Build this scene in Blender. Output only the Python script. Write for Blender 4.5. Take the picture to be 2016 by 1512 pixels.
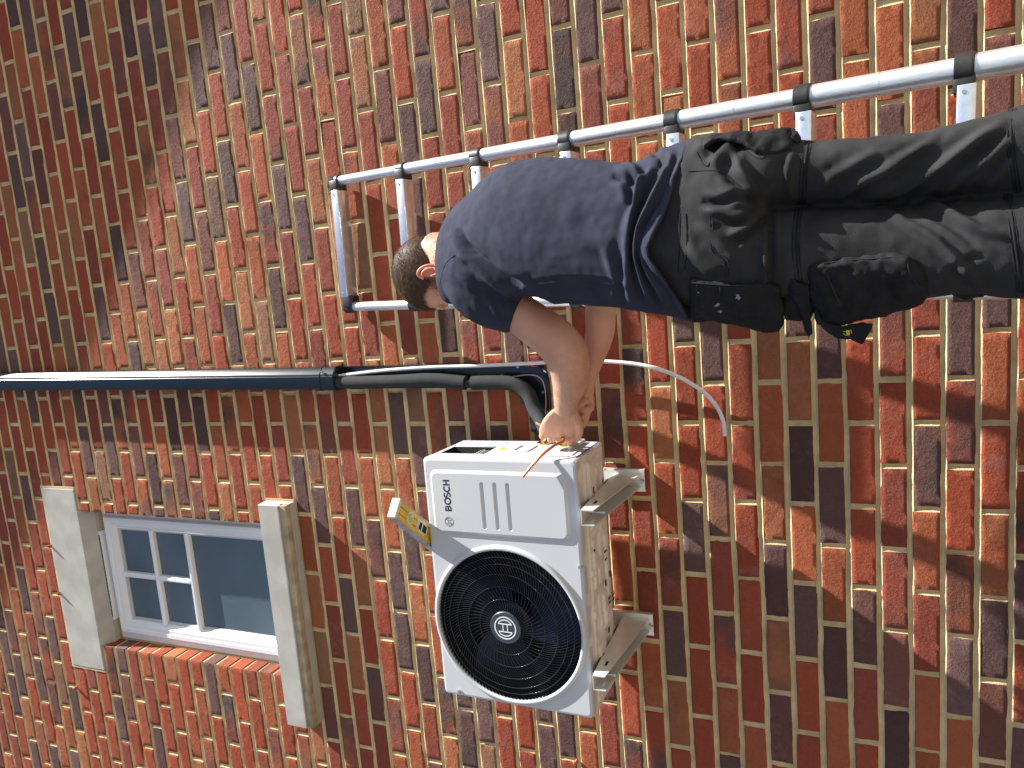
import bpy, bmesh, math, random
import numpy as np
from mathutils import Vector, Matrix, noise as mnoise
random.seed(7); RNG = np.random.default_rng(7)
scene = bpy.context.scene
for o in list(bpy.data.objects): bpy.data.objects.remove(o)
COL = scene.collection

# ------------------------------------------------------------------ camera
CAM = np.array([0.32153654, -2.05151053, 0.37807056]); FPX = 1403.17
RC = np.array([[-0.08270119, 0.38076546, -0.9209659], [0.98712949, 0.15822765, -0.0232247], [0.13687911, -0.9110333, -0.38895042]])
cd = bpy.data.cameras.new("camera"); cam = bpy.data.objects.new("camera", cd); COL.objects.link(cam)
m = Matrix(RC.T.tolist()).to_4x4(); m.translation = Vector(CAM.tolist()); cam.matrix_world = m
cd.sensor_width = 36; cd.lens = FPX * 36 / 2016; cd.clip_start = 0.02; cd.clip_end = 500
scene.camera = cam
# ------------------------------------------------------------------ world, sun, exposure
SUN = Vector((4.0, -1.0, 5.4)).normalized()
w = bpy.data.worlds.new("World"); scene.world = w; w.use_nodes = True
nt = w.node_tree; bgn = nt.nodes["Background"]; sky = nt.nodes.new("ShaderNodeTexSky"); sky.sky_type = 'NISHITA'
sky.sun_disc = False; sky.sun_elevation = math.asin(SUN.z); sky.sun_rotation = math.atan2(SUN.x, SUN.y)
nt.links.new(sky.outputs[0], bgn.inputs[0]); bgn.inputs[1].default_value = 0.05
sl = bpy.data.lights.new("sun", 'SUN'); sl.energy = 5.0; sl.angle = math.radians(0.53); sl.color = (1.0, 0.95, 0.87)
so = bpy.data.objects.new("sun", sl); COL.objects.link(so); so.rotation_euler = SUN.to_track_quat('Z', 'Y').to_euler(); so.location = (4, -3, 6)
scene.view_settings.view_transform = 'Standard'; scene.view_settings.look = 'None'; scene.view_settings.gamma = 1
scene.view_settings.exposure = 1.42
GZ = -0.38     # ground height

# pixel of the photo -> world point at a given depth / height
def ray(px, py):
    return RC.T @ np.array([(px - 1008) / FPX, -(py - 756) / FPX, -1.0])
def P(px, py, Y=0.0):
    d = ray(px, py); s = (Y - CAM[1]) / d[1]; return CAM + s * d
def PZ(px, py, Z):
    d = ray(px, py); s = (Z - CAM[2]) / d[2]; return CAM + s * d
def PIX(V):
    q = (np.asarray(V) - CAM) @ RC.T
    return np.stack([1008 + FPX * q[..., 0] / -q[..., 2], 756 - FPX * q[..., 1] / -q[..., 2]], -1)

# ------------------------------------------------------------------ helpers
def link(o, parent=None):
    COL.objects.link(o)
    if parent is not None: o.parent = parent
    return o
def tag(o, label=None, cat=None, group=None, kind=None):
    for k, v in (("label", label), ("category", cat), ("group", group), ("kind", kind)):
        if v: o[k] = v
    return o
def empty(name, loc=(0, 0, 0), label=None, cat=None, group=None):
    o = bpy.data.objects.new(name, None); o.location = loc; o.empty_display_size = .05; link(o)
    return tag(o, label, cat, group)
class MB:
    def __init__(s): s.V = []; s.F = []; s.M = []; s.n = 0
    def add(s, V, F, mi=0):
        V = np.asarray(V, float); s.V.append(V); s.F += [tuple(int(i) + s.n for i in f) for f in F]; s.M += [mi] * len(F); s.n += len(V); return s
    def build(s, name, mats, parent=None, smooth=35, origin=(0, 0, 0)):
        V = np.concatenate(s.V) - np.asarray(origin, float)
        return mk(name, V, s.F, mats, parent, smooth, s.M)
def mk(name, V, F, mats, parent=None, smooth=35, M=None):
    me = bpy.data.meshes.new(name); me.from_pydata(np.asarray(V, float).tolist(), [], F)
    if not isinstance(mats, (list, tuple)): mats = [mats]
    for mm in mats: me.materials.append(mm)
    if M is not None and any(M): me.polygons.foreach_set("material_index", M)
    me.validate(); 
    if smooth is not None:
        me.polygons.foreach_set("use_smooth", [True] * len(me.polygons))
        if smooth < 180: me.set_sharp_from_angle(angle=math.radians(smooth))
    me.update()
    o = bpy.data.objects.new(name, me); link(o, parent); return o
def boxg(c, s, bevel=0.0, R=None, seg=2):
    bm = bmesh.new(); bmesh.ops.create_cube(bm, size=1.0)
    for v in bm.verts: v.co = Vector((v.co.x * s[0], v.co.y * s[1], v.co.z * s[2]))
    if bevel > 0: bmesh.ops.bevel(bm, geom=list(bm.edges), offset=bevel, segments=seg, profile=.5, affect='EDGES', clamp_overlap=True)
    bm.verts.ensure_lookup_table()
    V = np.array([v.co[:] for v in bm.verts]); F = [[v.index for v in f.verts] for f in bm.faces]; bm.free()
    if R is not None: V = V @ np.asarray(R).T
    return V + np.asarray(c, float), F
def bx(x0, x1, y0, y1, z0, z1, bevel=0.0):
    return boxg(((x0 + x1) / 2, (y0 + y1) / 2, (z0 + z1) / 2), (x1 - x0, y1 - y0, z1 - z0), bevel)
def frames(path, up=(0, 0, 1)):
    path = np.asarray(path, float); n = len(path)
    T = np.gradient(path, axis=0); T /= np.linalg.norm(T, axis=1)[:, None] + 1e-12
    u = np.asarray(up, float); u = u - T[0] * (u @ T[0])
    if np.linalg.norm(u) < 1e-3: u = np.array([1., 0.2, 0]); u = u - T[0] * (u @ T[0])
    u /= np.linalg.norm(u); A = []; 
    for i in range(n):
        u = u - T[i] * (u @ T[i]); u /= np.linalg.norm(u) + 1e-12; A.append(u.copy())
    A = np.array(A); return T, A, np.cross(T, A)
def smoothpath(pts, k=6, closed=False):
    pts = np.asarray(pts, float); n = len(pts); out = []
    for i in range(n - 1 if not closed else n):
        p0 = pts[max(i - 1, 0)] if not closed else pts[(i - 1) % n]; p1 = pts[i]; p2 = pts[(i + 1) % n]
        p3 = pts[min(i + 2, n - 1)] if not closed else pts[(i + 2) % n]
        for t in np.arange(k) / k:
            out.append(.5 * ((2 * p1) + (-p0 + p2) * t + (2 * p0 - 5 * p1 + 4 * p2 - p3) * t * t + (-p0 + 3 * p1 - 3 * p2 + p3) * t ** 3))
    if not closed: out.append(pts[-1])
    return np.array(out)
def tube(path, r, seg=16, k=6, cap=True, up=(0, 0, 1), smooth=True, flat=1.0):
    path = np.asarray(path, float); r = np.broadcast_to(np.asarray(r, float), (len(path),)).copy()
    if smooth and len(path) > 2:
        D = smoothpath(np.column_stack([path, r]), k); path = D[:, :3]; r = D[:, 3]
    T, A, B = frames(path, up); a = np.arange(seg) * 2 * np.pi / seg
    V = (path[:, None] + r[:, None, None] * (np.cos(a)[None, :, None] * A[:, None] + flat * np.sin(a)[None, :, None] * B[:, None])).reshape(-1, 3)
    n = len(path); F = [(i * seg + j, i * seg + (j + 1) % seg, (i + 1) * seg + (j + 1) % seg, (i + 1) * seg + j) for i in range(n - 1) for j in range(seg)]
    if cap:
        F.append(tuple(range(seg))[::-1]); F.append(tuple((n - 1) * seg + j for j in range(seg)))
    return V, F
def cyl(p0, p1, r0, r1=None, seg=24):
    return tube([p0, p1], [r0, r0 if r1 is None else r1], seg, smooth=False, up=(.3, .2, .9))
def loft(st, seg=36, k=4, ex=2.3):
    """st: rows of centre(3), half vector a(3), half vector b(3)"""
    D = smoothpath(np.asarray([np.concatenate(s) for s in st], float), k); t = np.arange(seg) * 2 * np.pi / seg
    c, s = np.cos(t), np.sin(t); cx = np.sign(c) * abs(c) ** (2 / ex); sx = np.sign(s) * abs(s) ** (2 / ex)
    V = (D[:, None, :3] + cx[None, :, None] * D[:, None, 3:6] + sx[None, :, None] * D[:, None, 6:9]).reshape(-1, 3)
    n = len(D); F = [(i * seg + j, i * seg + (j + 1) % seg, (i + 1) * seg + (j + 1) % seg, (i + 1) * seg + j) for i in range(n - 1) for j in range(seg)]
    F.append(tuple(range(seg))[::-1]); F.append(tuple((n - 1) * seg + j for j in range(seg)))
    return V, F
def ellipsoid(c, ax, n=20, pw=1.0):
    """ax: 3x3 rows = semi axis vectors"""
    V = []; F = []; ax = np.asarray(ax, float)
    for i in range(n + 1):
        th = math.pi * i / n
        for j in range(2 * n):
            ph = math.pi * j / n; V.append(np.asarray(c) + math.cos(th) * ax[2] + math.sin(th) * (math.cos(ph) * ax[0] + math.sin(ph) * ax[1]))
    for i in range(n):
        for j in range(2 * n): F.append((i * 2 * n + j, i * 2 * n + (j + 1) % (2 * n), (i + 1) * 2 * n + (j + 1) % (2 * n), (i + 1) * 2 * n + j))
    return np.array(V), F
def fuse(parts, voxel, smooth=4, factor=.5):
    mb = MB()
    for V, F in parts: mb.add(V, F)
    V = np.concatenate(mb.V); me = bpy.data.meshes.new("tmp"); me.from_pydata(V.tolist(), [], mb.F)
    bm = bmesh.new(); bm.from_mesh(me); bmesh.ops.remove_doubles(bm, verts=bm.verts, dist=1e-6); bmesh.ops.recalc_face_normals(bm, faces=bm.faces); bm.to_mesh(me); bm.free()
    o = bpy.data.objects.new("tmp", me); COL.objects.link(o)
    r = o.modifiers.new("r", 'REMESH'); r.mode = 'VOXEL'; r.voxel_size = voxel
    if smooth: s = o.modifiers.new("s", 'SMOOTH'); s.iterations = smooth; s.factor = factor
    dg = bpy.context.evaluated_depsgraph_get(); e = o.evaluated_get(dg); em = e.to_mesh()
    n = len(em.vertices); V = np.empty(n * 3); em.vertices.foreach_get("co", V); V = V.reshape(-1, 3)
    N = np.empty(n * 3); em.vertex_normals.foreach_get("vector", N); N = N.reshape(-1, 3)
    F = [tuple(p.vertices) for p in em.polygons]; e.to_mesh_clear(); bpy.data.objects.remove(o)
    return V, F, N
def segdist(Q, poly):
    """distance of 2D points to a polyline, and the 0..1 position along it"""
    best = np.full(len(Q), 1e9); par = np.zeros(len(Q)); L = np.linalg.norm(np.diff(poly, axis=0), axis=1); cum = np.concatenate([[0], np.cumsum(L)])
    for i in range(len(poly) - 1):
        a, b = poly[i], poly[i + 1]; d = b - a; t = np.clip(((Q - a) @ d) / (d @ d + 1e-12), 0, 1)
        dist = np.linalg.norm(Q - a - t[:, None] * d, axis=1); m_ = dist < best
        best[m_] = dist[m_]; par[m_] = ((cum[i] + t * L[i]) / cum[-1])[m_]
    return best, par
def fbm(V, s, seed=0.0, oct=3):
    return np.array([mnoise.fractal(Vector((v[0] * s[0] + seed, v[1] * s[1], v[2] * s[2])), .6, 2.1, oct) for v in V])

# ------------------------------------------------------------------ materials
def mat(name, col, rough=.5, metal=0.0, bump=0.0, bscale=200, var=0.0, vscale=6, spec=.5, coat=0.0, sss=0.0, col2=None, stretch=(1, 1, 1), det=4):
    m = bpy.data.materials.new(name); m.use_nodes = True; nt = m.node_tree; b = nt.nodes["Principled BSDF"]
    b.inputs["Base Color"].default_value = (*col, 1); b.inputs["Roughness"].default_value = rough; b.inputs["Metallic"].default_value = metal
    b.inputs["Specular IOR Level"].default_value = spec; b.inputs["Coat Weight"].default_value = coat
    if sss: b.inputs["Subsurface Weight"].default_value = sss; b.inputs["Subsurface Radius"].default_value = (.012, .004, .002); b.inputs["Subsurface Scale"].default_value = 1.0
    if bump or var or col2:
        tc = nt.nodes.new("ShaderNodeTexCoord"); mp = nt.nodes.new("ShaderNodeMapping"); nt.links.new(tc.outputs["Object"], mp.inputs[0]); mp.inputs["Scale"].default_value = stretch
    if bump:
        n = nt.nodes.new("ShaderNodeTexNoise"); n.inputs["Scale"].default_value = bscale; n.inputs["Detail"].default_value = det
        bp = nt.nodes.new("ShaderNodeBump"); bp.inputs["Distance"].default_value = bump; bp.inputs["Strength"].default_value = 1
        nt.links.new(mp.outputs[0], n.inputs[0]); nt.links.new(n.outputs[0], bp.inputs["Height"]); nt.links.new(bp.outputs[0], b.inputs["Normal"])
    if var or col2:
        n2 = nt.nodes.new("ShaderNodeTexNoise"); n2.inputs["Scale"].default_value = vscale; n2.inputs["Detail"].default_value = 5
        cr = nt.nodes.new("ShaderNodeValToRGB"); cr.color_ramp.elements[0].position = .35; cr.color_ramp.elements[1].position = .65
        c2 = col2 if col2 else tuple(min(1, c * (1 + var)) for c in col); c1 = tuple(c * (1 - var) for c in col)
        cr.color_ramp.elements[0].color = (*c1, 1); cr.color_ramp.elements[1].color = (*c2, 1)
        nt.links.new(mp.outputs[0], n2.inputs[0]); nt.links.new(n2.outputs[0], cr.inputs[0]); nt.links.new(cr.outputs[0], b.inputs["Base Color"])
    return m
def brick_material():
    m = bpy.data.materials.new("brick"); m.use_nodes = True; nt = m.node_tree; L = nt.links; b = nt.nodes["Principled BSDF"]
    def N(t): return nt.nodes.new("ShaderNode" + t)
    ca = N("Attribute"); ca.attribute_name = "tint_a"; cb = N("Attribute"); cb.attribute_name = "tint_b"; sd = N("Attribute"); sd.attribute_name = "seed"
    geo = N("NewGeometry")
    off = N("VectorMath"); off.operation = 'MULTIPLY'; off.inputs[1].default_value = (37, 23, 11); L.new(sd.outputs["Vector"], off.inputs[0])
    co = N("VectorMath"); co.operation = 'ADD'; L.new(geo.outputs["Position"], co.inputs[0]); L.new(off.outputs[0], co.inputs[1])
    def noise(sc, det=3, rough=.5, vec=co):
        n = N("TexNoise"); n.inputs["Scale"].default_value = sc; n.inputs["Detail"].default_value = det; n.inputs["Roughness"].default_value = rough; L.new(vec.outputs[0], n.inputs[0]); return n
    def ramp(src, p0, p1, c0=(0, 0, 0, 1), c1=(1, 1, 1, 1)):
        r = N("ValToRGB"); r.color_ramp.elements[0].position = p0; r.color_ramp.elements[1].position = p1; r.color_ramp.elements[0].color = c0; r.color_ramp.elements[1].color = c1; L.new(src, r.inputs[0]); return r
    def mix(f, a, b_, t='MIX'):
        x = N("MixRGB"); x.blend_type = t
        for s, v in ((x.inputs[0], f), (x.inputs[1], a), (x.inputs[2], b_)):
            if hasattr(v, 'node'): L.new(v, s)
            else: s.default_value = v
        return x.outputs[0]
    c = mix(ramp(noise(5, 4, .6).outputs[0], .42, .64).outputs[0], ca.outputs["Color"], cb.outputs["Color"])
    c = mix(ramp(noise(60, 4, .7).outputs[0], .25, .8).outputs[0], c, mix(1.0, c, (1.22, 1.25, 1.25, 1), 'MULTIPLY'))
    c = mix(ramp(noise(420, 2, .7).outputs[0], .3, .42).outputs[0], mix(1.0, c, (.45, .42, .45, 1), 'MULTIPLY'), c)
    # pale lime bloom on some bricks
    sx = N("SeparateXYZ"); L.new(sd.outputs["Vector"], sx.inputs[0])
    rb = ramp(sx.outputs[1], .45, .85)
    ef = N("Math"); ef.operation = 'MULTIPLY'; L.new(ramp(noise(17, 5, .72).outputs[0], .52, .74).outputs[0], ef.inputs[0]); L.new(rb.outputs[0], ef.inputs[1])
    ef2 = N("Math"); ef2.operation = 'MULTIPLY'; L.new(ef.outputs[0], ef2.inputs[0]); ef2.inputs[1].default_value = .17
    c = mix(ef2.outputs[0], c, (.44, .35, .33, 1))
    L.new(c, b.inputs["Base Color"]); b.inputs["Roughness"].default_value = .78; b.inputs["Specular IOR Level"].default_value = .16
    n1 = noise(125, 6, .72); n2 = noise(34, 3, .5); n1.inputs["Distortion"].default_value = .8
    mx = N("Math"); mx.operation = 'MULTIPLY_ADD'; L.new(n2.outputs[0], mx.inputs[0]); mx.inputs[1].default_value = .9; L.new(n1.outputs[0], mx.inputs[2])
    bp = N("Bump"); bp.inputs["Distance"].default_value = .0065; L.new(mx.outputs[0], bp.inputs["Height"]); L.new(bp.outputs[0], b.inputs["Normal"])
    bs = N("Math"); bs.operation = 'MULTIPLY_ADD'; L.new(sx.outputs[2], bs.inputs[0]); bs.inputs[1].default_value = .4; bs.inputs[2].default_value = .6; L.new(bs.outputs[0], bp.inputs["Strength"])
    return m
M_BRICK = brick_material()
M_MORTAR = mat("mortar", (.55, .43, .245), .9, bump=.0022, bscale=330, var=.16, vscale=14, spec=.2)
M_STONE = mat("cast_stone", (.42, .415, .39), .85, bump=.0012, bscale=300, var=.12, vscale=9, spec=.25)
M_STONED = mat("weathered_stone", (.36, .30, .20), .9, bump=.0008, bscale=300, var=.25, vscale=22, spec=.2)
M_UPVC = mat("white_upvc", (.74, .78, .84), .32, spec=.5, bump=.00015, bscale=20)
M_SEAL = mat("sealant", (.38, .27, .12), .8, bump=.001, bscale=120)
M_LEAD = mat("grey_flashing", (.16, .18, .19), .6, bump=.001, bscale=60)
M_PANE = mat("sky_tint_glass", (.085, .12, .155), .38, spec=.6, bump=.0002, bscale=9, var=.12, vscale=5)  # blue-grey base colour stands in for the sky reflected in the panes
M_BEAD = mat("spacer_bar", (.45, .48, .50), .4)
M_DARK = mat("dark_gap", (.012, .012, .013), .8)
M_CASE = mat("white_powder_coat", (.50, .525, .56), .33, bump=.0001, bscale=500)
M_BASE = mat("base_steel", (.78, .75, .69), .26, bump=.0016, bscale=26, var=.06, vscale=40)
M_BLACK = mat("black_plastic", (.012, .013, .015), .35)
M_FAN = mat("navy_fan_plastic", (.006, .008, .032), .35)
M_BADGE = mat("badge", (.035, .05, .065), .4)
M_INK = mat("navy_ink", (.012, .025, .05), .5)
M_WHITE = mat("white_print", (.8, .82, .85), .5)
M_BRASS = mat("brass", (.65, .42, .13), .28, metal=1, bump=.0004, bscale=90)
M_COPPER = mat("copper", (.62, .24, .13), .38, metal=.85, bump=.0003, bscale=120, var=.2, vscale=50)
M_STEEL = mat("zinc_steel", (.62, .62, .6), .35, metal=1)
M_BRKT = mat("grey_white_bracket", (.74, .745, .72), .32, metal=.45, bump=.0002, bscale=60, var=.06, vscale=15)
M_YEL = mat("yellow_paint", (.72, .43, .025), .35, bump=.0003, bscale=60, var=.12, vscale=30)
M_LEDGE = mat("grey_milled", (.36, .37, .38), .55, bump=.0006, bscale=90, var=.25, vscale=40)
M_CREAM = mat("cream_plastic", (.62, .60, .46), .5, var=.08, vscale=60, bump=.0003, bscale=100)
M_VIAL = mat("vial", (.42, .62, .10), .15)
M_TRUNK = mat("dark_blue_trunking", (.008, .014, .020), .22, spec=.6, bump=.0002, bscale=14, coat=.3)
M_FOAM = mat("foam_insulation", (.034, .038, .040), .85, bump=.0012, bscale=240, var=.1, vscale=30, spec=.2)
M_HOSE = mat("white_hose", (.74, .75, .77), .35)
M_ALU = mat("brushed_aluminium", (.90, .90, .90), .36, metal=.8, bump=.00035, bscale=30, stretch=(6, 6, .6), var=.06, vscale=30)
M_RUNG = mat("rung_aluminium", (.82, .84, .87), .26, metal=.9, bump=.0003, bscale=40, var=.08, vscale=50)
M_CLAMP = mat("clamp_black", (.022, .023, .024), .42, bump=.0003, bscale=150, var=.2, vscale=40)
M_SHIRT = mat("navy_cotton", (.033, .0375, .059), .93, bump=.0011, bscale=700, var=.12, vscale=30, spec=.15, det=2)
M_TROU = mat("charcoal_canvas", (.0255, .0265, .029), .85, bump=.0009, bscale=650, var=.25, vscale=18, spec=.22, det=2)
M_TROUB = mat("black_cordura", (.010, .0105, .013), .8, bump=.0008, bscale=800, var=.3, vscale=30, spec=.25, det=2)
M_BOOT = mat("boot_leather", (.03, .022, .015), .6, bump=.001, bscale=100)
M_TREAD = mat("rubber_sole", (.01, .01, .01), .8)
def skin_material():
    m = mat("skin", (.57, .29, .20), .52, bump=.0009, bscale=170, spec=.35, sss=.12, col2=(.63, .35, .25), vscale=14, var=.0)
    return m
M_SKIN = skin_material(); M_EAR = mat("ear_skin", (.66, .27, .20), .5, sss=.25)
M_HAIR = mat("dark_brown_hair", (.055, .036, .025), .55, bump=.001, bscale=500, var=.4, vscale=60, spec=.4)
M_HAIRT = mat("hair_strand", (.15, .10, .068), .8, spec=.1)
M_NAIL = mat("nail", (.7, .42, .34), .3)
M_GROUND = mat("pale_paving", (.155, .13, .105), .85, bump=.002, bscale=60, var=.1, vscale=3)
M_ROOF = mat("painted_soffit", (.7, .7, .68), .6)
M_TILE = mat("roof_tile", (.12, .07, .05), .8)
M_PLUG = mat("terracotta_plug", (.38, .11, .05), .8)

# ------------------------------------------------------------------ ground
g = mk("ground", [(-40, -40, GZ), (40, -40, GZ), (40, 40, GZ), (-40, 40, GZ)], [(0, 1, 2, 3)], M_GROUND, None, None)
tag(g, kind="structure")

# ------------------------------------------------------------------ brick house
house = empty("brick_house", (0, 0, GZ), "red and purple brick house wall with white window and stone lintel", "house")
HO = (0, 0, GZ)
PX = .11475; CZ = .075; JT = .0148
OPEN = [(-1.137, -.506, 31, 45), (-1.262, -.405, 45, 48), (-1.295, -.412, 29, 31)]
PAL = [((.275, .060, .031), .31), ((.305, .086, .040), .20), ((.22, .055, .036), .15), ((.30, .112, .052), .09), ((.22, .112, .066), .03), ((.115, .060, .054), .07), ((.155, .062, .050), .07)]
pc = np.array([c for c, _ in PAL]); pw = np.array([p for _, p in PAL]); pw /= pw.sum()
DK = np.array([.060, .040, .036])
W_V = []; W_F = []; W_M = []; W_A = []; W_B = []; W_S = []; wn = 0
def wall_add(V, F, mi, a, b, s):
    global wn
    V = np.asarray(V, float); W_V.append(V); W_F.extend([tuple(i + wn for i in f) for f in F]); W_M.extend([mi] * len(F)); n = len(V); wn += n
    W_A.append(np.tile([*a, 1.0], (n, 1))); W_B.append(np.tile([*b, 1.0], (n, 1))); W_S.append(np.tile(s, (n, 1)))
def brick(x0, x1, z0, z1, fine, reveal):
    Lx = x1 - x0; nx = (max(4, int(Lx / .016)) if fine else 3); nz = 6 if fine else 2
    e = .0014
    us = np.concatenate([[0, e], np.linspace(e, Lx - e, nx + 1)[1:-1], [Lx - e, Lx]]); vs = np.concatenate([[0, e], np.linspace(e, z1 - z0 - e, nz + 1)[1:-1], [z1 - z0 - e, z1 - z0]])
    U, Vv = np.meshgrid(us, vs); nu, nv = len(us), len(vs)
    X = x0 + U; Z = z0 + Vv; Y = np.zeros_like(X)
    edge = np.zeros_like(X, bool); edge[0] = edge[-1] = True; edge[:, 0] = edge[:, -1] = True
    s = RNG.random(3)
    if fine:
        tx = RNG.normal(0, .006); tz = RNG.normal(0, .009); Y += tx * (U - Lx / 2) + tz * (Vv - .03) + RNG.normal(0, .0004) + RNG.normal(0, .00016, X.shape)
        # wavy arrises
        def wob(n, a): 
            w_ = np.cumsum(RNG.normal(0, 1, n)); w_ -= np.linspace(w_[0], w_[-1], n); return np.clip(w_ * a, -.0022, .0022)
        X[:, :2] += wob(nv, .0007)[:, None] * 1 + RNG.normal(0, .0010); X[:, -2:] += wob(nv, .0007)[:, None] + RNG.normal(0, .0010)
        Z[:2, :] += wob(nu, .0006)[None] + RNG.normal(0, .0008); Z[-2:, :] += wob(nu, .0006)[None] + RNG.normal(0, .0008)
        r = .007; cxs = [(0, 0, 1, 1), (0, -1, 1, -1), (-1, 0, -1, 1), (-1, -1, -1, -1)]
        for i, j, sz, sx_ in cxs: X[i, j] += sx_ * r * .35; Z[i, j] += sz * r * .35
    Y = Y + np.where(edge, .0016, 0)
    V = np.column_stack([X.ravel(), Y.ravel(), Z.ravel()]); F = []
    for i in range(nv - 1):
        for j in range(nu - 1): F.append((i * nu + j, i * nu + j + 1, (i + 1) * nu + j + 1, (i + 1) * nu + j))
    # sides going back
    loop = [j for j in range(nu)] + [i * nu + nu - 1 for i in range(1, nv)] + [(nv - 1) * nu + j for j in range(nu - 2, -1, -1)] + [i * nu for i in range(nv - 2, 0, -1)]
    base = len(V); d = .1 if reveal else .012
    V = np.vstack([V, np.column_stack([V[loop, 0], np.full(len(loop), d), V[loop, 2]])]); n = len(loop)
    for k_ in range(n): F.append((loop[(k_ + 1) % n], loop[k_], base + k_, base + (k_ + 1) % n))
    F.append(tuple(base + k_ for k_ in range(n)))
    a = pc[RNG.choice(len(pc), p=pw)] * RNG.uniform(.88, 1.12); t = RNG.random()
    if t < .14: b = DK * RNG.uniform(.9, 1.6)
    elif t < .40: b = pc[RNG.choice(len(pc), p=pw)]
    else: b = a * RNG.uniform(.8, 1.15)
    if RNG.random() < .10: a = DK * RNG.uniform(.85, 1.7) + np.array([.026, .005, .006]); b = a * RNG.uniform(.8, 1.5)
    wall_add(V, F, 0, a, b, s)
def jrow(n): return RNG.normal(0, 1, n)
def mortar_strip(p0, p1, width_dir, wd):
    """concave joint between p0 and p1"""
    p0 = np.array(p0, float); p1 = np.array(p1, float); L = np.linalg.norm(p1 - p0); n = max(2, int(L / .02)) + 1
    t = np.linspace(0, 1, n); q = np.array([-1, -.78, -.5, -.2, .12, .42, .62, .78, 1.0]); h = wd / 2 + .0007
    dep = np.array([.0008, .0020, .0038, .0048, .0050, .0043, .0030, .0016, .0003]) * 1.0
    V = []; ph = RNG.random(4) * 7
    for i in range(n):
        w1 = .0010 * math.sin(t[i] * L * 60 + ph[0]) + RNG.normal(0, .0007); w2 = RNG.normal(0, .00035)
        for a, d in zip(q, dep): V.append(p0 + (p1 - p0) * t[i] + np.array(width_dir) * (a * h + w1 * (1 - abs(a))) + np.array([0, max(.0003, d * (1 + .25 * math.sin(t[i] * L * 23 + ph[1])) + w2), 0]))
    k_ = len(q); F = [(i * k_ + j, (i + 1) * k_ + j, (i + 1) * k_ + j + 1, i * k_ + j + 1) for i in range(n - 1) for j in range(k_ - 1)]
    wall_add(V, F, 1, (0, 0, 0), (0, 0, 0), (0, 0, 0))
X0W, X1W = -3.6, 3.2; C0, C1 = -5, 64
for c in range(C0, C1):
    z0 = c * CZ + JT / 2; z1 = (c + 1) * CZ - JT / 2
    holes = [(a, b) for a, b, c0, c1 in OPEN if c0 <= c < c1]
    j = int(X0W / PX) - 2
    while (j % 2) != (c % 2): j += 1
    x = j * -PX
    js = range(-40, 40)
    for jj in js:
        if (jj - c) % 2: continue
        a = -PX * (jj + 2) + JT / 2; b = -PX * jj - JT / 2      # one stretcher between perpends jj+2 and jj
        if b < X0W or a > X1W: continue
        segs = [(a, b, False)]
        for h0, h1 in holes:
            ns = []
            for s0, s1, rv in segs:
                isop = 31 <= c < 45; gap = 0.0 if isop else .009
                if s1 <= h0 - gap or s0 >= h1 + gap: ns.append((s0, s1, rv)); continue
                if s0 < h0 - gap - .018: ns.append((s0, h0 - gap, isop))
                if s1 > h1 + gap + .018: ns.append((h1 + gap, s1, isop))
            segs = ns
        if 31 <= c < 45: segs = [((s0, -1.137, True) if -1.137 - .034 < s1 < -1.137 + 1e-6 else (s0, s1, rv)) for s0, s1, rv in segs]
        for s0, s1, rv in segs:
            fine = (-2.3 < s0 < 1.9) and c < 62
            brick(s0, s1, z0, z1, fine, rv)
        px_ = -PX * jj
        if not any(h0 - .012 < px_ < h1 + .012 for h0, h1 in holes): mortar_strip((px_, 0, z0 - .001), (px_, 0, z1 + .001), (-1, 0, 0), JT)
    # bed joint below this course
    z = c * CZ; hs = sorted([(a, b) for a, b, c0, c1 in OPEN if c0 < c < c1] + ([(-1.262, -.506)] if c == 45 else []) + ([(-1.137, -.412)] if c == 31 else []))
    cur = X0W; out = []
    for h0, h1 in hs: out.append((cur, h0)); cur = h1
    out.append((cur, X1W))
    for a, b in out:
        if b - a > .02: mortar_strip((a, 0, z), (b, 0, z), (0, 0, -1), JT)
ZT = C1 * CZ; ZB = C0 * CZ
def core(x0, x1, z0, z1):
    V, F = bx(x0, x1, .0052, .22, z0, z1); wall_add(V, F, 1, (0, 0, 0), (0, 0, 0), (0, 0, 0))
core(X0W, -1.141, ZB, ZT); core(-.502, X1W, ZB, ZT); core(-1.141, -.502, ZB, 2.30); core(-1.141, -.502, 3.40, ZT)
wall = mk("wall", np.concatenate(W_V) - np.array(HO), W_F, [M_BRICK, M_MORTAR], house, 50, W_M)
for nm, dat in (("tint_a", W_A), ("tint_b", W_B)):
    at = wall.data.attributes.new(nm, 'FLOAT_COLOR', 'POINT'); at.data.foreach_set("color", np.concatenate(dat).ravel())
at = wall.data.attributes.new("seed", 'FLOAT_VECTOR', 'POINT'); at.data.foreach_set("vector", np.concatenate(W_S).ravel())

# lintel and sill
mb = MB(); X0, X1 = -1.262, -.405
mb.add(*bx(X0, X1, -.004, .12, 3.385, 3.598, .004))
lint = mb.build("lintel", [M_STONE], house, None, origin=HO)
# chamfered drip on the underside of the lintel
prof = [(-.0055, 3.386), (-.0055, 3.384), (.045, 3.345), (.075, 3.345), (.075, 3.386)]
V = [(x, y, z) for x in (-1.139, -.504) for y, z in prof]; n = len(prof)
F = [(i, (i + 1) % n, n + (i + 1) % n, n + i) for i in range(n)] + [tuple(range(n))[::-1], tuple(range(n, 2 * n))]
mk("lintel_chamfer", np.array(V) - HO, F, M_STONE, lint, 30)
mb = MB()
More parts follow.
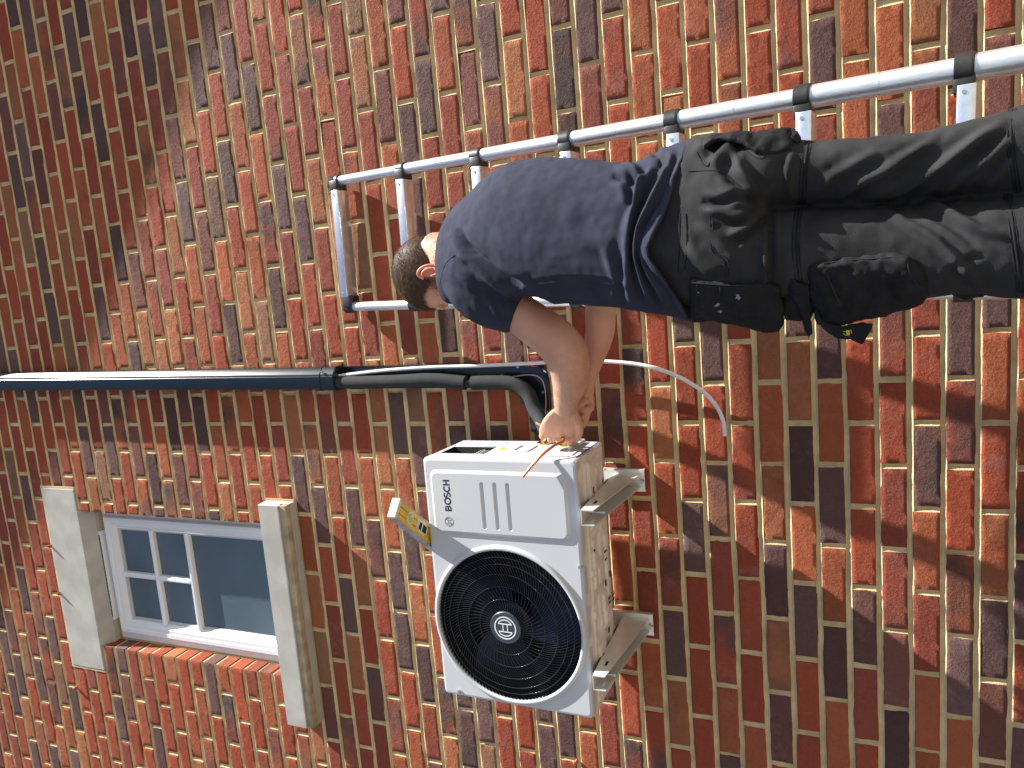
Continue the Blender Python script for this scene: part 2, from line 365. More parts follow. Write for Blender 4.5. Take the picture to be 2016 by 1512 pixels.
# sill: sloping top, square nose, throated underside
prof = [(.10, 2.318), (-.004, 2.306), (-.058, 2.300), (-.063, 2.295), (-.063, 2.205), (-.060, 2.202), (-.050, 2.202), (-.044, 2.21), (-.034, 2.21), (-.030, 2.176), (.10, 2.176)]
V = [(x, y, z) for x in (-1.297, -.410) for y, z in prof]; n = len(prof)
F = [(i, (i + 1) % n, n + (i + 1) % n, n + i) for i in range(n)] + [tuple(range(n))[::-1], tuple(range(n, 2 * n))]
mb.add(V, F); sill = mb.build("sill", [M_STONE], house, 30, HO)
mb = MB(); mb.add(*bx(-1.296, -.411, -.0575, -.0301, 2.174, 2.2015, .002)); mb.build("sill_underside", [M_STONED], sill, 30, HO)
for q in ((-.4095, -.402, -.004, .02, 2.178, 2.312), (-1.272, -.395, -.0015, .02, 3.5995, 3.607), (-1.2715, -1.2625, -.002, .02, 3.385, 3.599), (-.4045, -.396, -.002, .02, 3.385, 3.599)): MB().add(*bx(*q)).build("stone_pointing", [M_MORTAR], house, 30, HO)

# window: outer frame, mitred sash, glazing bars, panes, trickle vent
def ring_frame(x0, x1, z0, z1, prof):
    """mitred frame; prof = (inset, y) points"""
    V = []; n = len(prof)
    for cx_, cz_, sx_, sz_ in ((x0, z0, 1, 1), (x1, z0, -1, 1), (x1, z1, -1, -1), (x0, z1, 1, -1)):
        for i_, y in prof: V.append((cx_ + sx_ * i_, y, cz_ + sz_ * i_))
    F = [(k * n + i, k * n + (i + 1) % n, ((k + 1) % 4) * n + (i + 1) % n, ((k + 1) % 4) * n + i) for k in range(4) for i in range(n)]
    return V, F
WX0, WX1, WZ0, WZ1 = -1.136, -.507, 2.318, 3.372
win = MB().add(*ring_frame(WX0, WX1, WZ0, WZ1, [(0, .20), (0, .082), (.003, .078), (.045, .078), (.048, .081), (.058, .092), (.058, .20)])).build("window", [M_UPVC], house, 30, HO)
sx0, sx1, sz0, sz1 = WX0 + .040, WX1 - .040, WZ0 + .040, WZ1 - .052
MB().add(*ring_frame(sx0, sx1, sz0, sz1, [(0, .12), (0, .066), (.004, .060), (.020, .060), (.024, .063), (.040, .063), (.052, .078), (.058, .080), (.058, .12)])).build("sash", [M_UPVC], win, 30, HO)
gx0, gx1, gz0, gz1 = sx0 + .056, sx1 - .056, sz0 + .056, sz1 - .056
MB().add(*ring_frame(gx0, gx1, gz0, gz1, [(-.004, .079), (.006, .0815), (.012, .088), (.012, .093), (-.004, .093)])).build("spacer", [M_BEAD], win, 30, HO)
zb1 = 3.052; zb2 = 2.845; xm = (gx0 + gx1) / 2
def bar(x0, x1, z0, z1, vert):
    h = .0125
    if vert: pr = [(x0 + a, y) for a, y in ((-h, .0915), (-h * .9, .076), (-h * .35, .069), (h * .35, .069), (h * .9, .076), (h, .0915))]; V = [(x, y, z) for z in (z0, z1) for x, y in pr]
    else: pr = [(z0 + a, y) for a, y in ((-h, .0915), (-h * .9, .076), (-h * .35, .069), (h * .35, .069), (h * .9, .076), (h, .0915))]; V = [(x, y, z) for x in (x0, x1) for z, y in pr]
    n = 6; return V, [(i, (i + 1) % n, n + (i + 1) % n, n + i) for i in range(n)] + [tuple(range(n)), tuple(range(n, 2 * n))]
for b_ in ((gx0, gx1, zb1, zb1, 0), (gx0, gx1, zb2, zb2, 0)): MB().add(*bar(*b_)).build("glazing_bar", [M_UPVC], win, 30, HO)
for z0_, z1_ in ((zb1 + .0127, gz1), (zb2 + .0127, zb1 - .0127)): MB().add(*bar(xm, xm, z0_, z1_, 1)).build("glazing_bar", [M_UPVC], win, 30, HO)
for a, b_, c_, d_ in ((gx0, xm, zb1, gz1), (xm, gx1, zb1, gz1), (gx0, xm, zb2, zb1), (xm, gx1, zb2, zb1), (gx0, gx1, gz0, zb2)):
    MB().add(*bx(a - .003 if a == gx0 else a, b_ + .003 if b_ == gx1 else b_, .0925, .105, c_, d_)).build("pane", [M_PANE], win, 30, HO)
mb = MB(); mb.add(*bx(WX0 + .1, WX1 - .108, .048, .0775, WZ1 - .036, WZ1 - .012, .003)).add(*bx(WX0 + .115, WX1 - .125, .045, .0476, WZ1 - .033, WZ1 - .015), 1)
for i in range(60): x = WX0 + .117 + i * (.39 / 60); mb.add(*bx(x, x + .0012, .0440, .0449, WZ1 - .033, WZ1 - .015))
mb.build("trickle_vent", [M_UPVC, M_DARK], win, 30, HO)
mb = MB(); mb.add(*bx(WX0 + .002, WX1 - .002, .0755, .12, 3.3455, 3.3735 + .012)); mb.build("flashing_strip", [M_LEAD], win, 30, HO)
mb = MB(); mb.add(*tube([(WX0 - .001, .077, WZ0 + .01), (WX0 - .001, .077, (WZ0 + WZ1) / 2), (WX0 - .001, .077, WZ1)], .006, 8)); mb.add(*tube([(WX0, .076, WZ1 - .028), (0.5 * (WX0 + WX1), .076, WZ1 - .027), (WX1, .076, WZ1 - .028)], .0045, 8)); mb.build("sealant_bead", [M_SEAL], win, 60, HO)
for px_, py_ in ((100, 1075), (118, 1168), (150, 1355), (1135, 1500)):
    q = P(px_, py_, -.004); mb = MB()
    mb.add(*boxg(q, (.016, .022, .007), .002, seg=1)); mb.add(*boxg(q + np.array([.003, -.008, .004]), (.008, .014, .006), .0015, seg=1)); mb.build("wall_plug", [M_PLUG], house, 30, HO)
# gable verge overhang above the frame: it throws the soft raking shade on the upper wall
A = np.array([3.32, 0, 3.77]); Bv = np.array([-1.65, 0, 7.52]); dv = (Bv - A) / np.linalg.norm(Bv - A); nv = np.array([-dv[2], 0, dv[0]]) * -1
if nv[2] < 0: nv = -nv
V = []; 
for e_ in (A, Bv):
    for y, h in ((-.36, 0), (-.36, .22), (.3, .22), (.3, .0)): V.append(e_ + nv * h + np.array([0, y, 0]))
F = [(0, 1, 2, 3), (7, 6, 5, 4), (0, 4, 5, 1), (1, 5, 6, 2), (2, 6, 7, 3), (3, 7, 4, 0)]
mk("roof_verge", np.array(V) - HO, F, M_ROOF, house, 20)
# plain gable wall between the detailed bricks and the verge
Vg = [(-3.6, .004, ZT), (2.85, .004, ZT), (-1.65, .004, 7.5), (-3.6, .004, 7.5)]
mk("gable_wall", np.array(Vg) - HO, [(0, 1, 2, 3)], M_MORTAR, house, 20)

# ------------------------------------------------------------------ outdoor unit
ac = empty("outdoor_unit", (-.508, -.2135, 1.181), "white air conditioning outdoor unit with round black fan grille, on two wall brackets", "air conditioner")
ac.rotation_mode = 'YXZ'; ac.rotation_euler = (-.027, -.005, .021)
HX, HY, HZ = .361, .1165, .2335
FX, FZ, FR = -.119, .003, .226
# casing: rounded front edge, with a round opening
def rrect(hx, hz, r, n=6, cx=0, cz=0):
    pts = []
    for sx_, sz_, a0 in ((1, 1, 0), (-1, 1, 90), (-1, -1, 180), (1, -1, 270)):
        for i in range(n + 1):
            a = math.radians(a0 + 90 * i / n); pts.append((cx + sx_ * (hx - r) + r * math.cos(a), cz + sz_ * (hz - r) + r * math.sin(a)))
    return pts
def front_panel():
    bm = bmesh.new(); outer = rrect(HX - .009, HZ - .009, .012, 5); N = 96
    ov = [bm.verts.new((x, -HY, z)) for x, z in outer]; iv = [bm.verts.new((FX + FR * math.cos(2 * math.pi * i / N), -HY, FZ + FR * math.sin(2 * math.pi * i / N))) for i in range(N)]
    es = [bm.edges.new((ov[i], ov[(i + 1) % len(ov)])) for i in range(len(ov))] + [bm.edges.new((iv[i], iv[(i + 1) % N])) for i in range(N)]
    bmesh.ops.triangle_fill(bm, edges=es, use_beauty=True, use_dissolve=False, normal=(0, -1, 0)); bm.verts.ensure_lookup_table(); bm.verts.index_update()
    V = np.array([v.co[:] for v in bm.verts]); F = []
    for f in bm.faces:
        c_ = f.calc_center_median()
        if (c_.x - FX) ** 2 + (c_.z - FZ) ** 2 < (FR * .97) ** 2: continue
        F.append([v.index for v in f.verts])
    bm.free(); return V, F
mb = MB(); mb.add(*front_panel())
rings = []
for ins, y in ((.009, -HY), (.0035, -HY + .0015), (.001, -HY + .005), (0, -HY + .009), (0, -HY + .030), (.0012, -HY + .031), (.0012, -HY + .0325), (0, -HY + .0335), (0, HY)):
    rings.append([(x, y, z) for x, z in rrect(HX - ins, HZ - ins, max(.012 - 0 * ins, .004), 5)])
n = len(rings[0]); V = [p for r in rings for p in r]; F = [(i * n + j, i * n + (j + 1) % n, (i + 1) * n + (j + 1) % n, (i + 1) * n + j) for i in range(len(rings) - 1) for j in range(n)]
# right-hand side opening for the terminal block: drop faces there later by building side plate separately
sideF = []
for f in F:
    cc = np.mean([V[i] for i in f], axis=0)
    if cc[0] > HX - .0005 and cc[1] > -HY + .034: continue
    if cc[2] < -HZ + .0005 and cc[1] > -HY + .034: continue
    sideF.append(f)
sideF.append(tuple((len(rings) - 1) * n + j for j in range(n)))
mb.add(V, sideF)
# fan tunnel
N = 96; V = []; 
for r_, y in ((FR, -HY), (FR - .004, -HY + .01), (FR - .008, -HY + .11)): V += [(FX + r_ * math.cos(2 * math.pi * i / N), y, FZ + r_ * math.sin(2 * math.pi * i / N)) for i in range(N)]
mb.add(V, [(k * N + i, k * N + (i + 1) % N, (k + 1) * N + (i + 1) % N, (k + 1) * N + i) for k in range(2) for i in range(N)], 1)
mb.add(*bx(FX - .24, FX + .24, -HY + .1105, -HY + .112, FZ - .225, FZ + .225), 1)
case = mb.build("casing", [M_CASE, M_BLACK], ac, 32)
# raised service panel on the front (ridge outline + plateau) with three slots
def relief(cx, cz, hx, hz, r, rise, edge, y0, slots=()):
    bm = bmesh.new(); o1 = rrect(hx, hz, r, 6, cx, cz); o2 = rrect(hx - edge, hz - edge, r * .8, 6, cx, cz)
    a = [bm.verts.new((x, y0 + .0004, z)) for x, z in o1]; b = [bm.verts.new((x, y0 - rise, z)) for x, z in o2]; n = len(a)
    for i in range(n): bm.faces.new((a[i], a[(i + 1) % n], b[(i + 1) % n], b[i]))
    es = [bm.edges.get((b[i], b[(i + 1) % n])) for i in range(n)]
    for (xa, xb, zc, hh) in slots:
        o = []; i_ = []
        for k in range(24):
            t = 2 * math.pi * k / 24; sx_ = xb - hh if math.cos(t) > 0 else xa + hh
            o.append(bm.verts.new((sx_ + hh * math.cos(t), y0 - rise, zc + hh * math.sin(t)))); i_.append(bm.verts.new((sx_ + (hh - .0025) * math.cos(t), y0 - rise + .004, zc + (hh - .0025) * math.sin(t))))
        for k in range(24):
            bm.faces.new((o[k], o[(k + 1) % 24], i_[(k + 1) % 24], i_[k])); es.append(bm.edges.get((o[k], o[(k + 1) % 24])))
        bm.faces.new(i_)
    r_ = bmesh.ops.triangle_fill(bm, edges=es, use_beauty=True, normal=(0, -1, 0))
    kill = []
    for f in bm.faces:
        if len(f.verts) == 3:
            c_ = f.calc_center_median()
            if abs(c_.y - (y0 - rise)) < 1e-5:
                for (xa, xb, zc, hh) in slots:
                    if xa + .001 < c_.x < xb - .001 and abs(c_.z - zc) < hh - .001: kill.append(f); break
    bmesh.ops.delete(bm, geom=list(set(kill)), context='FACES_ONLY'); bmesh.ops.recalc_face_normals(bm, faces=bm.faces)
    bm.verts.index_update(); V = np.array([v.co[:] for v in bm.verts]); F = [[v.index for v in f.verts] for f in bm.faces]; bm.free(); return V, F
mb = MB(); mb.add(*relief(.2335, .003, .0935, .209, .022, .0065, .009, -HY, [(.160, .296, z, .0065) for z in (.0455, .0055, -.0335)]))
mb.build("service_panel", [M_CASE], ac, 25)
# corner relief triangle near the top left of the panel and the ridge to the fan
# bezel ring round the fan, standing proud
V = []; pr = [(FR + .009, -HY + .001), (FR + .0085, -HY - .003), (FR + .004, -HY - .008), (FR - .002, -HY - .009), (FR - .006, -HY - .006), (FR - .007, -HY + .006)]
for r_, y in pr: V += [(FX + r_ * math.cos(2 * math.pi * i / N), y, FZ + r_ * math.sin(2 * math.pi * i / N)) for i in range(N)]
mk("fan_bezel", V, [(k * N + i, k * N + (i + 1) % N, (k + 1) * N + (i + 1) % N, (k + 1) * N + i) for k in range(5) for i in range(N)], M_CASE, ac, 60)
# grille: swept ribs and rings
mb = MB(); R0, R1 = .044, FR - .006
def gy(r): return -HY - .010 + .006 * (r / R1) ** 4 - .003 * (1 - r / R1)
for k in range(120):
    a0 = 2 * math.pi * k / 120; m_ = 15; V = []
    t0 = 0 if k % 2 == 0 else (.118 - R0) / (R1 - R0)
    for i in range(m_):
        t = t0 + (1 - t0) * i / (m_ - 1); r = R0 + (R1 - R0) * t; a = a0 + .62 * t ** 1.2
        c_, s_ = math.cos(a), math.sin(a); tx, tz = -s_, c_; th = .0006; y = gy(r); dp = .004 + .006 * t * t
        for sgn, yy in ((-1, y), (1, y), (1, y + dp), (-1, y + dp)): V.append((FX + r * c_ + sgn * th * tx, yy, FZ + r * s_ + sgn * th * tz))
    mb.add(V, [(i * 4 + j, i * 4 + (j + 1) % 4, (i + 1) * 4 + (j + 1) % 4, (i + 1) * 4 + j) for i in range(m_ - 1) for j in range(4)])
for r in (.081, .118, .154, .182, .201):
    V = []; q = [(FX + r * math.cos(2 * math.pi * i / 96), gy(r) - .0008, FZ + r * math.sin(2 * math.pi * i / 96)) for i in range(96)]
    for i in range(96):
        a = 2 * math.pi * i / 96
        for t in range(6): b_ = 2 * math.pi * t / 6; V.append((FX + (r + .0011 * math.cos(b_)) * math.cos(a), gy(r) - .0006 + .0011 * math.sin(b_), FZ + (r + .0011 * math.cos(b_)) * math.sin(a)))
    mb.add(V, [(i * 6 + t, i * 6 + (t + 1) % 6, ((i + 1) % 96) * 6 + (t + 1) % 6, ((i + 1) % 96) * 6 + t) for i in range(96) for t in range(6)])
mb.build("fan_grille", [mat("gloss_black", (.016, .017, .019), .2, spec=.7)], ac, 40)
def disc(cx, cz, r0, y0, y1, bev=.002, n=64):
    V = []
    for r, y in ((r0, y1), (r0, y0 + bev), (r0 - bev, y0)): V += [(cx + r * math.cos(2 * math.pi * i / n), y, cz + r * math.sin(2 * math.pi * i / n)) for i in range(n)]
    return V, [(k * n + i, k * n + (i + 1) % n, (k + 1) * n + (i + 1) % n, (k + 1) * n + i) for k in range(2) for i in range(n)] + [tuple(2 * n + i for i in range(n))]
badge = MB().add(*disc(FX, FZ, .047, -HY - .0175, -HY - .004)).build("fan_badge", [M_BADGE], ac, 40)
def ring2(cx, cz, r, wd, y0, y1, n=56):
    V = []
    for rr, y in ((r - wd / 2, y1), (r - wd / 2, y0), (r + wd / 2, y0), (r + wd / 2, y1)): V += [(cx + rr * math.cos(2 * math.pi * i / n), y, cz + rr * math.sin(2 * math.pi * i / n)) for i in range(n)]
    return V, [(k * n + i, k * n + (i + 1) % n, (k + 1) * n + (i + 1) % n, (k + 1) * n + i) for k in range(3) for i in range(n)]
def strip2(pts, wd, y0, y1, closed=False):
    """flat raised line through xz points"""
    pts = np.asarray(pts, float); n = len(pts); V = []
    for i in range(n):
        a = pts[(i - 1) % n] if (closed or i > 0) else pts[i]; b = pts[(i + 1) % n] if (closed or i < n - 1) else pts[i]
        d1 = pts[i] - a; d2 = b - pts[i]
        d1 = d1 / np.linalg.norm(d1) if np.linalg.norm(d1) > 0 else d2 / np.linalg.norm(d2); d2 = d2 / np.linalg.norm(d2) if np.linalg.norm(d2) > 0 else d1
        t = d1 + d2; t = t / (np.linalg.norm(t) + 1e-9); nn = np.array([-t[1], t[0]]); s_ = 1 / max(.45, abs(nn @ np.array([-d1[1], d1[0]])))
        for o in (-1, 1):
            q = pts[i] + nn * o * wd / 2 * s_; V.append((q[0], y0, q[1])); V.append((q[0], y1, q[1]))
    F = []
    for i in range(n if closed else n - 1):
        a = i * 4; b = ((i + 1) % n) * 4; F += [(a, a + 2, b + 2, b), (a + 1, a, b, b + 1), (a + 2, a + 3, b + 3, b + 2)]
    return V, F
def armature(cx, cz, r, wd, y0, y1):
    mb = MB(); mb.add(*ring2(cx, cz, r, wd, y0, y1))
    for s_ in (-1, 1):
        x0 = .36 * r; a0 = math.radians(56); R_ = .74 * r
        arc = [(cx + s_ * R_ * math.cos(a), cz + R_ * math.sin(a)) for a in np.linspace(-a0, a0, 13)]
        arc = arc + [(cx + s_ * x0, cz + R_ * math.sin(a0)), (cx + s_ * x0, cz - R_ * math.sin(a0))]
        mb.add(*strip2(arc, wd * .8, y0, y1, True))
    for s_ in (-1, 1): mb.add(*strip2([(cx - .36 * r, cz + s_ * .22 * r), (cx + .36 * r, cz + s_ * .22 * r)], wd * .8, y0, y1))
    return mb
armature(FX, FZ, .0318, .0029, -HY - .0181, -HY - .0174).build("logo", [M_WHITE], badge, None)
YP = -HY - .0065
armature(.1765, .1585, .0136, .0009, YP - .0004, YP + .0001).build("logo", [M_INK], ac, None)
# lettering
def lettering(txt, x0, z0, width, height, y, mat_, parent, name="lettering", R=None, bold=.045):
    cu = bpy.data.curves.new("t", 'FONT'); cu.body = txt; cu.size = 1; cu.offset = bold; cu.extrude = .0; cu.space_character = 1.05
    o = bpy.data.objects.new("t", cu); COL.objects.link(o); dg = bpy.context.evaluated_depsgraph_get(); em = o.evaluated_get(dg).to_mesh()
    V = np.array([v.co[:] for v in em.vertices]); F = [tuple(p.vertices) for p in em.polygons]; o.evaluated_get(dg).to_mesh_clear(); bpy.data.objects.remove(o)
    mn, mx = V.min(0), V.max(0); X = (V[:, 0] - mn[0]) / (mx[0] - mn[0]) * width; Z = (V[:, 1] - mn[1]) / (mx[1] - mn[1]) * height
    Q = np.column_stack([x0 + X, np.full(len(X), y), z0 + Z])
    if R is not None: Q = R(Q)
    return mk(name, Q, F, mat_, parent, None)
def arc(cx, cz, rx, rz, a0, a1, n=14): return [(cx + rx * math.cos(math.radians(a)), cz + rz * math.sin(math.radians(a))) for a in np.linspace(a0, a1, n)]
def letters():
    H = .0215; W_ = .0046; h = W_ / 2; x = .2075; z = .1465; out = []
    g = lambda pts: [(x + a, z + b) for a, b in pts]
    B = MB(); B.add(*strip2(g([(h, 0), (h, H)]), W_, YP - .0003, YP)); q = H / 2
    for z0, z1, rx in ((h, q, .0062), (q, H - h, .0055)):
        zc = (z0 + z1) / 2; rz = (z1 - z0) / 2; B.add(*strip2(g([(h, z0), (.008, z0)] + arc(.008, zc, rx, rz, -90, 90) + [(h, z1)]), W_ * .82, YP - .00032 - z0 * .01, YP))
    x += .0195; B.add(*strip2(g(arc(.0098, H / 2, .0090, H / 2 - h * .8, 0, 345, 30)), W_, YP - .0003, YP, True))
    x += .0205; B.add(*strip2(g(arc(.0072, H * .745, .0060, H * .20, 28, 262, 14) + arc(.0072, H * .265, .0060, H * .215, 75, -150, 14)), W_ * .88, YP - .0003, YP))
    x += .0165; B.add(*strip2(g(arc(.0095, H / 2, .0085, H / 2 - h * .8, 48, 312, 26)), W_, YP - .0003, YP))
    x += .0185; B.add(*strip2(g([(h, 0), (h, H)]), W_, YP - .0003, YP)); B.add(*strip2(g([(.0140, 0), (.0140, H)]), W_, YP - .0003, YP)); B.add(*strip2(g([(h, H / 2), (.0140, H / 2)]), W_ * .9, YP - .00035, YP))
    return B
letters().build("lettering", [M_INK], ac, None)
# fan blades
mb = MB()
for k in range(3):
    a0 = 2 * math.pi * k / 3 + .5; V = []; nr, na = 8, 10
    for i in range(nr):
        r = .045 + (.205 - .045) * i / (nr - 1); w_ = 1.35 - .2 * i / nr
        for j_ in range(na): t = j_ / (na - 1); a = a0 + w_ * (t - .5) + .5 * i / nr; V.append((FX + r * math.cos(a), -HY + .045 + .035 * (t - .5), FZ + r * math.sin(a)))
    mb.add(V, [(i * na + j, i * na + j + 1, (i + 1) * na + j + 1, (i + 1) * na + j) for i in range(nr - 1) for j in range(na - 1)])
mb.add(*disc(FX, FZ, .055, -HY + .025, -HY + .08)); mb.build("fan_blades", [M_FAN], ac, 60)
# side plate (right) with window for terminals, ribs, labels
SX = HX - .0002; SY0 = -HY + .0337
def side_quad(y0, y1, z0, z1, x=SX): return [(x, y0, z0), (x, y1, z0), (x, y1, z1), (x, y0, z1)], [(0, 1, 2, 3)]
mb = MB(); OY0, OY1, OZ0, OZ1 = -.068, .028, .062, .206
for q in ((SY0, OY0, -HZ + .012, HZ - .012), (OY1, HY, -HZ + .012, HZ - .012), (OY0, OY1, OZ1, HZ - .012), (OY0, OY1, -HZ + .012, OZ0)): mb.add(*side_quad(*q))
mb.add(*bx(SX - .07, SX - .0005, OY0 - .001, OY0, OZ0, OZ1), 1); mb.add(*bx(SX - .07, SX - .0005, OY1, OY1 + .001, OZ0, OZ1), 1); mb.add(*bx(SX - .07, SX - .0005, OY0, OY1, OZ0 - .001, OZ0), 1); mb.add(*bx(SX - .07, SX - .0005, OY0, OY1, OZ1, OZ1 + .001), 1); mb.add(*bx(SX - .0715, SX - .07, OY0, OY1, OZ0, OZ1), 1)
# pressed ribs on the side
for y0, y1, z0, z1 in ((-.078, -.070, -.2, .21), (.034, .040, .07, .2), (-.060, .02, -.205, -.198), (-.02, .05, -.06, -.052), (-.02, .05, -.012, -.005), (-.026, -.02, -.06, -.005)): mb.add(*bx(SX - .001, SX + .003, y0, y1, z0, z1, .0012))
mb.build("side_panel", [M_CASE, M_DARK], ac, 30)
mb = MB(); mb.add(*bx(SX - .045, SX - .012, -.052, .014, .072, .11, .003))
for k in range(5): mb.add(*bx(SX - .012, SX - .004, -.048 + k * .012, -.040 + k * .012, .076, .106, .001), 1)
for k in range(5): mb.add(*cyl((SX - .012, -.044 + k * .012, .091), (SX - .001, -.044 + k * .012, .091), .0028, seg=10), 1)
mb.add(*bx(SX - .04, SX - .012, -.045, .01, .125, .152, .002)); mb.build("terminal_block", [M_BLACK, M_STEEL], ac, 30)
V = [(SX + .0012, .000, .050), (SX + .0012, .000, .018), (SX + .0012, .026, .034)]; wl = mk("warning_label", V, [(0, 1, 2)], mat("label_yellow", (.8, .6, .02), .4), ac, None)
mk("warning_mark", [(SX + .0016, .006, .037), (SX + .0016, .006, .033), (SX + .0016, .020, .0325), (SX + .0016, .019, .0355)], [(0, 1, 2, 3)], M_DARK, wl, None)
mk("rating_label", *(lambda a: (a[0], a[1]))(side_quad(.062, .104, .10, .215, SX + .001)), mat("label_grey", (.62, .66, .62), .5, var=.25, vscale=160), ac, None)
mk("rating_label", *(lambda a: (a[0], a[1]))(side_quad(.070, .104, .055, .09, SX + .001)), mat("label_lilac", (.55, .5, .62), .5, var=.2, vscale=160), ac, None)
mk("rating_label", *(lambda a: (a[0], a[1]))(side_quad(-.012, .022, .040, .058, SX + .001)), mat("label_white", (.7, .72, .8), .5, var=.2, vscale=200), ac, None)
# valves with hex nuts
def hexnut(c, r, L, ax=(1, 0, 0)): return tube([np.array(c), np.array(c) + np.array(ax) * L], r, 6, smooth=False)
for y, z, s_ in ((.088, -.066, .85), (.072, -.140, 1.05)):
    mb = MB(); mb.add(*cyl((SX - .002, y, z), (SX + .004, y, z), .026 * s_, seg=32)); mb.add(*hexnut((SX + .004, y, z), .013 * s_, .012)); mb.add(*cyl((SX + .014, y, z), (SX + .03, y, z), .008 * s_, .007 * s_)); mb.add(*hexnut((SX + .026, y, z), .0115 * s_, .013))
    mb.add(*cyl((SX + .008, y, z), (SX + .008, y - .022, z - .004), .006 * s_)); mb.build("service_valve", [M_BRASS], ac, 30)
mb = MB(); mb.add(*bx(SX, SX + .012, .045, .105, -.190, -.152, .004)); mb.build("valve_plate", [M_CASE], ac, 30)
# pressed steel base with embossing, seen from below: a height-field sheet
nx, ny = 190, 74; xs = np.linspace(-HX + .002, HX - .002, nx); ys = np.linspace(SY0 - .026, HY - .001, ny); XX, YY = np.meshgrid(xs, ys); H = np.zeros_like(XX)
def em(x0, x1, y0, y1, h, e=.006):
    global H
    d = np.minimum(np.minimum(XX - x0, x1 - XX), np.minimum(YY - y0, y1 - YY)); H += h * np.clip(d / e + .5, 0, 1)
em(-.34, .34, -.062, .105, .004); em(.15, .335, -.04, .02, .006); em(.17, .31, .035, .085, -.005)
for x0, x1, y0, y1, h in ((-.02, .12, -.045, -.018, .006), (-.02, .03, -.01, .035, .006), (.05, .12, 0, .03, -.006), (-.16, -.05, -.05, -.01, -.005), (-.16, -.06, .015, .05, .007), (-.31, -.19, -.045, .005, .006), (-.30, -.2, .03, .08, -.006), (-.1, .1, .06, .088, .006), (-.15, -.11, -.02, .07, .004)): em(x0, x1, y0, y1, h)
for cx_, cy_, r_ in ((.21, -.055, .012), (.03, -.05, .01), (-.09, -.055, .01), (-.27, -.03, .016), (.13, .045, .014), (-.04, .05, .012), (.30, .02, .012)): H += .005 * np.clip((r_ - np.hypot(XX - cx_, YY - cy_)) / .004 + .5, 0, 1)
H += .0012 * np.sin(XX * 55) * np.cos(YY * 40)
V = np.column_stack([XX.ravel(), YY.ravel(), (-HZ + .0005 - H).ravel()]); F = [(i * nx + j, (i + 1) * nx + j, (i + 1) * nx + j + 1, i * nx + j + 1) for i in range(ny - 1) for j in range(nx - 1)]
mb = MB(); mb.add(V, F)
for x, y, sx_, sy_ in ((.095, -.05, .003, .012), (.058, .045, .003, .022), (.035, .045, .003, .016), (-.03, .03, .009, .012), (-.02, .075, .008, .012), (-.085, .055, .003, .02), (-.098, .055, .003, .018), (-.09, .09, .003, .02), (-.104, .09, .003, .02), (-.17, .03, .008, .012), (-.215, -.03, .003, .010), (.255, -.02, .009, .007), (.26, .06, .005, .006), (.285, .09, .004, .004)):
    mb.add(*bx(x - sx_, x + sx_, y - sy_ * .5, y + sy_ * .5, -HZ - .0125, -HZ - .0118), 1)
mb.build("base_pan", [M_BASE, M_DARK], ac, 60)
mb = MB()
for x, z in ((.0727, -.2265), (-.345, .18)): MB().add(*cyl((x, -HY + .003, z), (x, -HY - .005, z), .0055, seg=16)).add(*cyl((x, -HY - .004, z), (x, -HY - .0065, z), .0032, seg=6)).build("case_screw", [M_STEEL], ac, 40)

# ------------------------------------------------------------------ brackets
def bracket(xc, label):
    root = empty("wall_bracket", (xc, 0, .80), label, "bracket", "metal wall brackets holding up the outdoor unit")
    O = (xc, 0, .80); t = .0025; hw = .021; zt = .945; yf = -.365; yb = -.018
    def ztop(y): return zt - .008 + .0 * y
    def drop(y): return .034 + (.080 - .034) * ((y - yf) / (yb - yf)) ** 1.0
    ys_ = np.linspace(yf, yb, 12); mb = MB()
    for s_ in (-1, 1):
        V = []
        for y in ys_:
            for xx in (s_ * hw, s_ * (hw - t)): V.append((xc + xx, y, ztop(y))); V.append((xc + xx, y, ztop(y) - drop(y)))
        V = np.array(V); F = []
        for i in range(len(ys_) - 1): a = i * 4; b = a + 4; F += [(a, b, b + 1, a + 1), (a + 2, a + 3, b + 3, b + 2), (a + 1, b + 1, b + 3, a + 3)]
        F += [(0, 1, 3, 2)]; mb.add(V, F)
        # turned lip at the bottom of each cheek
    mb.add(*bx(xc - hw + t, xc + hw - t, yf, yb, zt - .0105, zt - .008, .0008))
    mb.build("arm", [M_BRKT], root, 30, O)
    mb = MB(); mb.add(*bx(xc - .034, xc + .034, -.0175, -.0150, .845, .975, .001)); mb.add(*bx(xc + .0315, xc + .034, -.0148, -.0022, .845, .975)); mb.add(*bx(xc - .034, xc - .0315, -.0148, -.0022, .845, .975))
    mb.build("wall_plate", [M_BRKT], root, 30, O)
    for V, F in (tube([(xc, -.02, .955), (xc, -.036, .955)], .008, 6, smooth=False), cyl((xc, -.018, .852), (xc, -.032, .852), .006, seg=12), cyl((xc, yf + .05, zt - .06), (xc, yf + .05, zt - .002), .0042, seg=14)): MB().add(V, F).build("bolt", [M_STEEL], root, 30, O)
    MB().add(*bx(xc + hw - .0004 + .0002, xc + hw + .0006, yf + .055, yf + .078, zt - .033, zt - .026)).build("slot", [M_DARK], root, None, O)
    for y_ in (yf + .03, yf + .15, yf + .27): MB().add(*bx(xc - hw + .0028, xc - hw + .0034, y_ - .011, y_ + .011, zt - .033, zt - .026)).build("slot", [M_WHITE], root, None, O)
    for y0_, y1_ in ((yf + .045, yf + .1), (yb - .1, yb - .05)): MB().add(*bx(xc - .02, xc + .02, y0_, y1_, zt - .0078, zt - .0005, .003)).build("rubber_pad", [M_BLACK], root, 30, O)
bracket(-.285, "pale metal bracket under the service panel end of the white unit")
bracket(-.742, "pale metal bracket under the fan end of the white unit")

